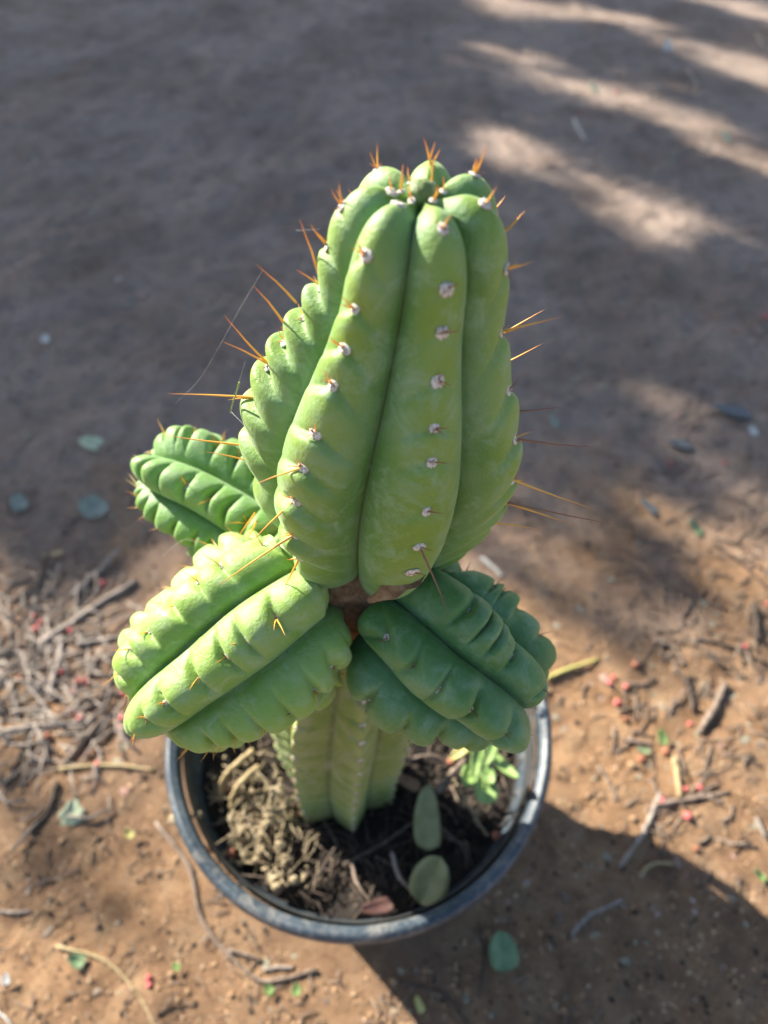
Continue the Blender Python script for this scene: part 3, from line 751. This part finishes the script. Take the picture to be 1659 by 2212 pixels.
put_leaf(1120, 1090, 30, 14, .3, L_brown, 'brown leaf scrap beside the column\'s right spines', tilt=(.3, .1))
put_leaf(1145, 1480, 40, 22, 1.9, L_yellow, 'pale yellow leaf half hidden behind the right arm', tilt=(.4, .1))
Q = put_twig([(1180, 1468), (1225, 1448), (1290, 1425)], 9, L_yellow, 'long yellow leaf stalk poking out behind the right arm', name='leaf_stalk', cat='stalk')
# stones
for i, (px, py, s_, lab) in enumerate([(1245, 1855, 10, 'tiny brown stone right of the shadow edge'), (370, 2105, 14, 'small tan pebble right of the red berry pair'), (1440, 1838, 10, 'small round pebble on the sunny right dirt'),
                       (1365, 1655, 20, 'round tan pebble below the short twig'), (1300, 1720, 13, 'brown pebble by the thin twig near the rim'), (1368, 1770, 15, 'pale pebble left of the knotty brown twig'),
                       (500, 2150, 12, 'small pebble at the bottom left of the pot'), (850, 2120, 16, 'brown clod on the sunlit shadow edge'), (1505, 1760, 14, 'pebble below the berries at the right')]):
    q = on_ground(px, py); dep = (q-CAM).dot(Vector((0, math.cos(PITCH), -math.sin(PITCH)))); r = s_*dep/1475/2
    Vb, Fb = blob(r, 12, 8, (1.1, .9, .75), .1, i); tag(link('pebble', mesh_np('pebble', Vb, Fb), M_pebble, None, q+Vector((0, 0, r*.4))), lab, 'pebble', 'pebbles on the dirt')

# ---- pink berries (pepper tree)
BV, BF = blob(1, 16, 12, (1, 1, .94), .03, 1)
BV = BV*(1-.16*np.exp(-((BV[:, 0]**2+BV[:, 1]**2)/.06))*(BV[:, 2] > 0))[:, None]
bm1 = mesh_np('berry', BV, BF); bm1.materials.append(M_berry); bm2 = mesh_np('berry', BV, BF); bm2.materials.append(M_berryd)
BE = [
 (73, 1330, 'uppermost of the three pink berries left of the longest stick', 0), (87, 1345, 'right hand one of the three pink berries left of the longest stick', 0), (78, 1357, 'lowest of the three pink berries left of the longest stick', 0),
 (222, 1260, 'lone pink berry between the two parallel grey sticks', 0), (152, 1362, 'pink berry just under the longest grey stick', 0), (40, 1398, 'dull berry beside the dark thin twig at left', 1),
 (42, 1464, 'withered brown berry at left below the dark thin twig', 1), (132, 1452, 'red berry beside the bent grey stick', 0), (165, 1471, 'leftmost of the three berries touching in a row', 0),
 (178, 1470, 'middle one of the three berries touching in a row', 0), (191, 1473, 'rightmost of the three berries touching in a row', 0), (158, 1494, 'pink berry just below the row of three', 0),
 (267, 1497, 'pink berry against the left arm\'s edge', 0), (160, 1541, 'upper berry of the pair above the long level stalk', 0), (172, 1551, 'lower berry of the pair above the long level stalk', 0),
 (263, 1552, 'upper berry of the pair under the left arm\'s tip', 0), (261, 1570, 'lower berry of the pair under the left arm\'s tip', 0), (102, 1591, 'dull berry below the long level grey stalk', 1),
 (209, 1651, 'bright berry on the thin straw stalk', 0), (187, 1631, 'red berry on the slanting grey brown stick', 0), (321, 2113, 'upper berry of the red pair near the bottom left', 0), (322, 2128, 'lower berry of the red pair near the bottom left', 0),
 (1326, 1463, 'topmost pink berry of the cluster right of the yellow stalk', 0), (1317, 1475, 'left pink berry of the cluster right of the yellow stalk', 0), (1352, 1483, 'right pink berry of the cluster right of the yellow stalk', 0),
 (1334, 1518, 'pink berry below the cluster right of the yellow stalk', 0), (1350, 1553, 'orange brown berry lowest in line under the cluster', 1), (1490, 1564, 'pink berry at the foot of the thick stick', 0),
 (1438, 1623, 'orange pink berry below the small bright leaf', 1), (1482, 1705, 'left berry of the pair above the knotty twig', 0), (1512, 1701, 'dark red right berry of the pair above the knotty twig', 0),
 (1430, 1729, 'pink berry at the left end of the knotty twig', 0), (1486, 1763, 'brightest pink berry below the knotty twig', 0), (1504, 1834, 'faded berry on the open sunny dirt', 1),
 (1611, 1396, 'red berry below the dark upright stick', 0), (1373, 1436, 'dull red berry in the half shade above the cluster', 1), (1254, 245, 'red berry in the sunny streak at top right', 0),
 (1171, 86, 'tiny far berry near the top middle', 0), (1331, 197, 'far pink berry right of the pale leaf in the streaks', 0), (1449, 1001, 'pink berry in the dappled right ground', 0),
 (1566, 1000, 'pink berry right of the other in the dappled ground', 0), (1655, 682, 'pink berry at the right edge in the shade', 0), (1385, 1640, 'brown berry between the bright leaf and the knotty twig', 1),
 (1585, 715, 'dark red berry in the right shade', 1), (1445, 170, 'far dull berry among the upper right streaks', 1), (1660, 1305, 'pink berry cut by the right edge', 0)]
rnd = random.Random(4)
for (px, py, lab, kd) in BE:
    r = .0037*rnd.uniform(.68, 1.15); q = on_ground(px, py, r*.8)
    o = bpy.data.objects.new('berry', bm2 if kd else bm1); COL.objects.link(o); o.location = q; o.scale = (r, r, r*rnd.uniform(.9, 1.02))
    o.rotation_euler = (rnd.uniform(-.8, .8), rnd.uniform(-.8, .8), rnd.uniform(0, 6)); tag(o, lab, 'berry', 'fallen pink berries on the dirt')

# ------------------------------------------------------------------ scattered grains, clods and straw bits (uncountable)
ICO_V = []; 
phi = (1+5**.5)/2
for a_, b_ in ((1, phi), (-1, phi), (1, -phi), (-1, -phi)): ICO_V += [(0, a_, b_), (a_, b_, 0), (b_, 0, a_)]
ICO_V = np.array(ICO_V)/math.sqrt(1+phi*phi)
bmi = bmesh.new(); [bmi.verts.new(v) for v in ICO_V]; r_h = bmesh.ops.convex_hull(bmi, input=bmi.verts); bmi.verts.ensure_lookup_table(); bmi.verts.index_update()
ICO_F = np.array([[v.index for v in f.verts] for f in bmi.faces]); ICO_V = np.array([v.co[:] for v in bmi.verts]); bmi.free()
def scatter(name, n, posf, sizef, m_, label, seed, flat=.7, cat=None):
    rg = np.random.default_rng(seed); P = posf(rg, n); n = len(P); S = sizef(rg, n, P)
    V = ICO_V[None]*(1+rg.uniform(-.28, .28, (n, len(ICO_V), 1)))*np.stack([S*rg.uniform(.7, 1.4, n), S*rg.uniform(.7, 1.2, n), S*flat], -1)[:, None, :]
    an = rg.uniform(0, 6.28, n); c, s_ = np.cos(an)[:, None], np.sin(an)[:, None]
    X_ = V[..., 0]*c-V[..., 1]*s_; Y_ = V[..., 0]*s_+V[..., 1]*c; V = np.stack([X_, Y_, V[..., 2]], -1)+P[:, None, :]
    F = (ICO_F[None]+(np.arange(n)*len(ICO_V))[:, None, None]).reshape(-1, 3)
    return tag(link(name, mesh_np(name, V.reshape(-1, 3), F, False), m_), label, cat, kind='stuff')
def pos_ground(rg, n):
    px = rg.uniform(-80, 1740, n); py = rg.uniform(0, 2260, n)**1.0
    x = (px-829.5)/1475; y = -(py-1106)/1475
    dy = math.cos(PITCH)+math.sin(PITCH)*y; dz = -math.sin(PITCH)+math.cos(PITCH)*y; t_ = -CAM.z/dz
    X_ = CAM.x+x*t_; Y_ = CAM.y+dy*t_; d = np.hypot(X_, Y_); k = d > .125; X_, Y_ = X_[k], Y_[k]
    return np.stack([X_, Y_, gheight(X_, Y_)], -1)
scatter('gravel', 16000, pos_ground, lambda r, n, P: .0006+.0020*r.random(n)**3.5+.0004*np.maximum(P[:, 1], 0), M_pebble, 'fine grit and crumbs of dirt scattered over the ground', 1, cat='gravel')
scatter('crumbs', 3500, pos_ground, lambda r, n, P: .0008+.0022*r.random(n)**3, M_mulch, 'dark crumbs and seed husks scattered over the ground', 2, cat='debris')
def bits(name, n, posf, m_, label, seed, lr=(.006, .022), r=.0005, lift=.001, up=.15, cat='debris'):
    rg = np.random.default_rng(seed); P = posf(rg, n); n = len(P)
    an = rg.uniform(0, 6.28, n); L = rg.uniform(lr[0], lr[1], n); pz = rg.normal(0, up, n)
    D = np.stack([np.cos(an), np.sin(an), pz], -1); S_ = np.stack([-np.sin(an), np.cos(an), 0*an], -1); U_ = np.array([0, 0, 1.])
    rad = r*rg.uniform(.6, 1.6, n)
    V = []; bend = rg.normal(0, .12, n)
    for t_ in (-.5, 0, .5):
        ctr = P+D*(L*t_)[:, None]+S_*(bend*L*(t_*t_*4-.5))[:, None]+U_*(lift+rad)[:, None]
        for a_ in range(4):
            ca, sa = math.cos(a_*PI/2), math.sin(a_*PI/2); V.append(ctr+S_*(rad*ca)[:, None]+U_*(rad*sa)[:, None])
    V = np.stack(V, 1)
    f = np.array([(i*4+j, i*4+(j+1) % 4, (i+1)*4+(j+1) % 4, (i+1)*4+j) for i in range(2) for j in range(4)]+[(3, 2, 1, 0), (8, 9, 10, 11)])
    F = (f[None]+(np.arange(n)*12)[:, None, None]).reshape(-1, 4)
    return tag(link(name, mesh_np(name, V.reshape(-1, 3), F), m_), label, cat, kind='stuff')
def pos_left(rg, n):
    px = rg.normal(90, 110, n); py = rg.normal(1450, 130, n); Q = [on_ground(a, b) for a, b in zip(px, py)]
    return np.array([q[:] for q in Q])
def pos_right(rg, n):
    px = rg.normal(1520, 130, n); py = rg.normal(1300, 260, n); Q = [on_ground(a, b) for a, b in zip(px, py)]
    return np.array([q[:] for q in Q if math.hypot(q.x, q.y) > .17])
M_scrap = simple('leaf_scrap', [(.30, (.08, .06, .05)), (.42, (.20, .145, .11)), (.52, (.26, .25, .18)), (.6, (.30, .16, .13)), (.75, (.42, .38, .32))], 9, .8, .4, .001, detail=3)
def pos_right2(rg, n):
    px = rg.normal(1520, 190, n); py = rg.uniform(-40, 1900, n); Q = [on_ground(a, b) for a, b in zip(px, py)]
    return np.array([q[:] for q in Q if math.hypot(q.x, q.y) > .17])
scatter('leaf_scraps', 320, pos_right2, lambda r, n, P: (.0016+.0045*r.random(n)**2.2)*(1+.5*np.maximum(P[:, 1], 0)), M_scrap, 'broken dry leaf scraps strewn over the dirt at right', 12, .18, 'leaf litter')
scatter('leaf_scraps', 450, pos_ground, lambda r, n, P: (.0014+.004*r.random(n)**2.5)*(1+1.1*np.maximum(P[:, 1], 0)), M_scrap, 'broken dry leaf scraps strewn over the far dirt', 14, .2, 'leaf litter')
scatter('leaf_scraps', 160, pos_left, lambda r, n, P: .0014+.0040*r.random(n)**2.2, M_scrap, 'broken dry leaf scraps among the sticks at left', 13, .3, 'leaf litter')
bits('straw_litter', 1500, pos_ground, M_twig, 'tiny twig and straw bits strewn over the dirt', 3)
bits('twig_litter', 330, pos_left, M_grey, 'fine grey twig litter around the sticks at left', 4, (.015, .055), .0011, .002)
bits('twig_litter', 300, pos_right, M_twig, 'fine dark twig litter at the right', 5, (.012, .045), .0009, .001)

# ------------------------------------------------------------------ in the pot
def pos_soil(rg, n):
    a = rg.uniform(0, 6.28, n); r = .126*np.sqrt(rg.random(n)); X_, Y_ = r*np.cos(a), r*np.sin(a)
    return np.stack([X_, Y_+PY, SOILZ+(fbm(X_*30, Y_*30, 4, 2)-.45)*.022-.004], -1)
scatter('mulch', 3200, pos_soil, lambda r, n, P: .0009+.003*r.random(n)**3, M_mulch, 'crumbly mulch chips on the soil in the pot', 6, cat='mulch')
bits('mulch_fibres', 420, pos_soil, M_twigd, 'dark roots and fibres on the soil in the pot', 7, (.010, .045), .0006, .002, .35, 'mulch')
bits('dry_fibres', 90, pos_soil, M_twig, 'brown dry fibres on the soil in the pot', 8, (.010, .035), .0006, .004, .4, 'mulch')
def pos_heap(rg, n):
    px = rg.normal(535, 75, n); py = rg.normal(1800, 75, n); Q = [G(a, b, SOILZ+.003+abs(rg.normal(0, .006))) for a, b in zip(px, py)]
    return np.array([q[:] for q in Q if math.hypot(q.x, q.y-PY) < .125 and math.hypot(q.x+.013, q.y+.004) > .05])
bits('straw_heap', 210, pos_heap, M_dry, 'pale dry straw heap at the left side of the pot', 9, (.006, .030), .00045, .001, .5, 'dried plant')
scatter('seed_husks', 130, pos_heap, lambda r, n, P: .0008+.0022*r.random(n)**2, M_dry, 'pale dry husks in the heap at the left side of the pot', 10, cat='husks')
def soil_at(px, py, dz=0): return G(px, py, SOILZ+.003+dz)
def knotty(pts, label, r=.0022, seed=0, berries=0):
    """a dried jointed stalk: stem with round shrivelled joints"""
    rr = random.Random(seed); Q = [soil_at(x, y, z) for x, y, z in pts]
    root = empty('dried_stalk', Q[0], label, 'dried plant', 'dried jointed stalks in the pot')
    link('stem', rel(tube_mesh('stem', Q, r*.6, seed=seed, jag=.4), Q[0]), M_dry, root)
    L = [0]
    for i in range(1, len(Q)): L.append(L[-1]+(Q[i]-Q[i-1]).length)
    n = max(4, int(L[-1]/(r*1.9)))
    for i in range(n):
        a = L[-1]*i/(n-1); j = min(max(0, int(np.searchsorted(L, a))-1), len(Q)-2); f = (a-L[j])/max(1e-6, L[j+1]-L[j]); c = Q[j].lerp(Q[j+1], f)
        d = Vector((rr.uniform(-1, 1), rr.uniform(-1, 1), rr.uniform(-.2, 1))).normalized(); rb = r*rr.uniform(.5, 1.5)
        Vb, Fb = blob(rb, 9, 6, (rr.uniform(.7, 1.5), rr.uniform(.6, 1.1), rr.uniform(.6, 1.2)), .26, seed*50+i)
        link('joint', mesh_np('joint', Vb, Fb), M_dry, root, c-Q[0]+d*r*.9)
    return root
knotty([(610, 1690, .03), (585, 1720, .022), (590, 1760, .014), (560, 1800, .008)], 'dried knobbly stalk hanging by the cactus stem\'s left rib', .0023, 1)
knotty([(640, 1720, .020), (610, 1750, .012), (600, 1830, .006), (625, 1880, .004)], 'dried knobbly stalk running down from the lit stem rib', .0023, 2)
knotty([(580, 1880, .006), (595, 1912, .006), (650, 1905, .009)], 'bright knobbly stalk end nearest the rim at the bottom', .0025, 3)
knotty([(520, 1785, .010), (500, 1815, .006), (470, 1870, .006)], 'dried knobbly stalk left of the others with orange tips', .0022, 4)
knotty([(375, 1775, .032), (410, 1765, .030), (435, 1762, .026)], 'dried knobbly stalk leaning on the rim\'s left side', .0022, 5)
knotty([(530, 1800, .004), (560, 1840, .004), (550, 1865, .003), (490, 1855, .004)], 'flattened dried stalk in the middle of the left heap', .0022, 6)
knotty([(575, 1710, .012), (545, 1740, .008), (520, 1760, .006)], 'short dried stalk highest in the left heap', .0020, 7)
knotty([(985, 1690, .016), (1000, 1720, .012), (1025, 1765, .008), (1048, 1800, .006)], 'dried jointed stalk under the green seedling', .0017, 8)
for (px, py, dz, lab) in ((1072, 1806, .010, 'orange dried berry inside the pot at right'), (460, 1832, .008, 'orange dried berry left in the pot'), (498, 1842, .008, 'orange dried berry beside the left heap of stalks'), (975, 1645, .014, 'pinkish dried berry under the right arm in the pot')):
    o = bpy.data.objects.new('berry', bm2); COL.objects.link(o); o.location = soil_at(px, py, dz); o.scale = (.0035,)*3; tag(o, lab, 'berry')
def pot_twig(pts, r, m_, label, name='twig', cat='twig', seed=0, group='twigs in the pot'):
    Q = [soil_at(x, y, z) for x, y, z in pts]
    return tag(link(name, rel(tube_mesh(name, Q, r, seed=seed, knob=.1), Q[0]), m_, None, Q[0]), label, cat, group)
pot_twig([(548, 1620, .03), (505, 1655, .026), (478, 1690, .012), (474, 1720, .004)], .0024, M_straw, 'upper tan curved stalk arching left of the cactus stem', 'dry_stalk', 'stalk', 1)
pot_twig([(560, 1655, .024), (520, 1690, .022), (500, 1730, .008), (502, 1765, .002)], .0024, M_straw, 'lower tan curved stalk arching left of the cactus stem', 'dry_stalk', 'stalk', 2)
pot_twig([(740, 1870, .004), (830, 1820, .006), (900, 1770, .010)], .0016, M_twigd, 'long dark root slanting up in front of the cactus stem', seed=3)
pot_twig([(660, 1930, .004), (700, 1870, .006), (725, 1830, .006)], .0016, M_twigd, 'dark stick pointing at the cactus stem from the bottom rim', seed=4)
pot_twig([(945, 1710, .018), (970, 1680, .024), (1005, 1640, .034)], .0030, M_twig, 'thick purple brown stub beside the green seedling', seed=5)
pot_twig([(790, 1660, .004), (860, 1650, .010), (930, 1632, .012), (990, 1660, .004)], .0016, M_twig, 'brown arched twig right of the cactus stem', seed=6)
pot_twig([(845, 1840, .004), (860, 1890, .006), (885, 1920, .004)], .0018, M_grey, 'grey twig left of the large sage leaf', seed=7)
pot_twig([(760, 1860, .004), (770, 1905, .006), (800, 1950, .004)], .0015, M_twig, 'thin brown twig near the front rim', seed=8)
pot_twig([(940, 1780, .004), (1000, 1830, .006), (1010, 1880, .004)], .0015, M_twigd, 'dark twig right of the yellow green leaf', seed=9)
put_leaf(920, 1765, 132, 62, .05, L_sage, 'long yellow green leaf standing in the pot right of the stem', cat='leaf', group='leaves in the pot', tilt=(.25, .35), z=SOILZ+.014)
put_leaf(932, 1900, 104, 82, -.5, L_sage, 'large sage green leaf against the pot\'s front wall', cat='leaf', group='leaves in the pot', tilt=(.45, .2), z=SOILZ+.016, tip=.8)
put_leaf(815, 1962, 76, 32, 1.9, L_red, 'dull red leaf by the front rim', cat='leaf', group='leaves in the pot', tilt=(.3, .1), z=SOILZ+.008)
put_leaf(880, 1690, 60, 30, 1.2, L_brown, 'brown leaf behind the yellow green leaf', cat='leaf', group='leaves in the pot', tilt=(.3, .3), z=SOILZ+.006)
put_leaf(490, 1700, 60, 30, 2.4, L_brown, 'brown leaf under the tan curved stalks', cat='leaf', group='leaves in the pot', tilt=(.3, .3), z=SOILZ+.006)
# green seedling
sb = soil_at(1010, 1700, 0); seed_ = empty('seedling', sb, 'small bright green weed seedling at the right side of the pot', 'weed')
top = G(1035, 1640, SOILZ+.045)
link('stem', rel(tube_mesh('stem', [sb, sb.lerp(top, .5)+Vector((.002, 0, .002)), top], .0016, seed=3), sb), L_bright, seed_)
for (px, py, dz, L_, W_, rot, tl, mm_) in [(1085, 1655, .050, .030, .010, .75, (-.1, .3), L_bright), (1046, 1705, .046, .022, .018, .15, (.1, .2), L_bright), (1030, 1640, .052, .028, .009, -.2, (.4, .1), L_bright),
        (1012, 1675, .044, .020, .013, 2.6, (.2, -.2), L_bright), (1060, 1625, .056, .020, .010, -.5, (.3, .1), L_bright), (1000, 1618, .050, .026, .008, -.9, (.2, .1), L_yellow), (1052, 1672, .050, .016, .012, .4, (.1, 0), L_bright)]:
    q = G(px, py, SOILZ+dz); me = leaf_mesh(L_, W_, int(px), .2, 0, .8 if W_ > .012 else 1.2)
    o = link('leaf', me, mm_, seed_, q-sb); o.rotation_euler = (tl[0], tl[1], rot)
    a_ = q; link('leaf_stalk', rel(tube_mesh('leaf_stalk', [top, top.lerp(q, .6)+Vector((0, 0, .002)), q], .0007, seed=int(py)), sb), mm_, seed_)

# ------------------------------------------------------------------ spider threads
def thread(pts, r, label, m_=M_web, name='cobweb_thread', cat='cobweb', group='cobweb threads on the cactus'):
    Q = [onray(x, y, d) for x, y, d in pts]
    return tag(link(name, rel(tube_mesh(name, Q, r, seed=5, rs=4, taper=.5, jag=.2), Q[0]), m_, None, Q[0]), label, cat, group)
WEB = [([(567, 584, depthH(584, .183)), (540, 630, depthH(626, .183)), (517, 668, depthH(660, .183)), (478, 740, depthH(738, .183)), (430, 820, depthH(820, .183)), (378, 872, depthH(873, .183))], 'long silk thread falling from the highest left spine tip'),
       ([(530, 780, depthH(780,.183)), (515, 830, depthH(830,.183)), (500, 890, depthH(890,.183))], 'short silk thread holding the green shred'),
       ([(500, 890, depthH(890,.180)), (535, 930, depthH(930,.172)), (575, 1010, depthH(1010,.165))], 'silk thread crossing the left flank of the column'),
       ([(640, 498, depthH(498,.183)), (670, 496, depthH(496,.183)), (693, 494, depthH(494,.183))], 'silk thread at the upper left spines'),
       ([(352, 1200, .33), (400, 1165, .325), (450, 1180, .32), (520, 1150, .31)], 'silk thread strung across the rear arm')]
for pts, lab in WEB: thread(pts, .00004, lab)
thread([(517, 826, depthH(826,.183)), (508, 855, depthH(855,.183)), (503, 868, depthH(868,.183)), (497, 893, depthH(893,.183))], .0004, 'tiny green plant shred hanging in the cobweb', L_bright, 'plant_shred', 'plant scrap', None)

# ------------------------------------------------------------------ trees beyond the frame towards the sun; they cast the shade
BLOBS = [(*G(px, py)[:2], r, d*.55) for px, py, r, d in ((250, 1905, .045, .35), (182, 2100, .05, .4), (330, 1990, .03, .3), (1300, 1290, .035, .6), (1420, 1440, .05, .5), (1600, 1400, .07, .5), (1120, 1235, .03, .5), (60, 1330, .06, .5), (20, 1760, .04, .4))]
def in_shade(x, y, rr):
    """how leafy the crown is on the line from ground point (x, y) to the sun"""
    # distance coordinate along / across the shadow direction
    al = x*(-SX)+y*(-SY); ac = x*SY-y*SX          # along shadow, across (to the back right)
    for bx, by, br, bd in BLOBS:
        if math.hypot(x-bx, (y-by)*1.25) < br*rr.uniform(.6, 1.1): return bd
    edge = .30+.05*math.sin(x*9+1)+.03*math.sin(x*23)+(.24*max(0, x-.25))*0
    d = (y-edge)
    if d < 0: return 0.0
    k = min(1, d/.07)
    # dapples: right middle
    wv = .5+.5*math.sin(ac*13+1.7*math.sin(al*2.2+.5)+.6); nn = float(fbm(np.array([al*5]), np.array([ac*13.]), 4, 4)[0])/.9375
    g = 1.0
    if x > .15 and y < .9: g = (1.0 if nn > .60-.35*min(1, max(0, (y-.36)/.45)) else .22)
    # streaks top right
    if x > .25+(y-1.0)*.05 and y > .95:
        g = min(1, max(0, (wv*.55+nn*1.05-.66)*5))
        if x > 1.1 and y > 1.9: g *= .5
    return k*g
def tree(base, seed, label, dist, region, nleaf):
    rr = random.Random(seed); root = empty('pepper_tree', base, label, 'tree', 'trees shading the yard')
    base = Vector(base); cpts = []; Vs = []; Fs = []
    quad = []
    tries = 0
    while len(quad) < nleaf and tries < nleaf*40:
        tries += 1
        x = rr.uniform(*region[0]); y = rr.uniform(*region[1])
        if rr.random() > in_shade(x, y, rr): continue
        s_ = rr.uniform(*dist); c = Vector((x, y, 0))+SUN*s_
        quad.append(c)
    for i, c in enumerate(quad):
        # drooping leaflet spray: three narrow leaflets
        up = Vector((rr.uniform(-.4, .4), rr.uniform(-.4, .4), -1)).normalized(); sd = up.cross(Vector((rr.uniform(-1, 1), rr.uniform(-1, 1), .2))).normalized()
        for q in range(3):
            c2 = c+up*(q*.035)+sd*rr.uniform(-.02, .02); d = (up+sd*rr.uniform(-.9, .9)).normalized(); n_ = d.cross(Vector((rr.uniform(-1, 1), rr.uniform(-1, 1), rr.uniform(-1, 1)))).normalized()
            L_, W_ = rr.uniform(.05, .085), rr.uniform(.011, .017); b = len(Vs)
            Vs += [c2, c2+d*L_*.5+n_*W_, c2+d*L_, c2+d*L_*.5-n_*W_]; Fs.append((b, b+1, b+2, b+3))
    V = np.array([v[:] for v in Vs])-np.array(base[:])
    crown = link('crown', mesh_np('crown', V, np.array(Fs), False), L_tree, root); crown['kind'] = 'stuff'
    ctr = Vector(np.mean([q[:] for q in quad], axis=0))
    tr = [base, base.lerp(ctr, .3)+Vector((.1, .1, .2)), base.lerp(ctr, .7), ctr]
    link('trunk', rel(tube_mesh('trunk', tr, .13, seed=seed, rs=12, taper=.35, jag=.1), base), M_twig, root)
    for i in range(14):
        q = quad[rr.randrange(len(quad))]; a = tr[2].lerp(tr[3], rr.random())
        link('limb', rel(tube_mesh('limb', [a, a.lerp(q, .5)+Vector((0, 0, .15)), q], .022, seed=i, taper=.25, jag=.1), base), M_twig, root)
    return root
tree((-8.2, 6.6, 0), 3, 'leafy pepper tree up sun whose crown shades the ground', (5.2, 8.5), ((-2.2, 2.0), (-.2, 3.4)), 27000)
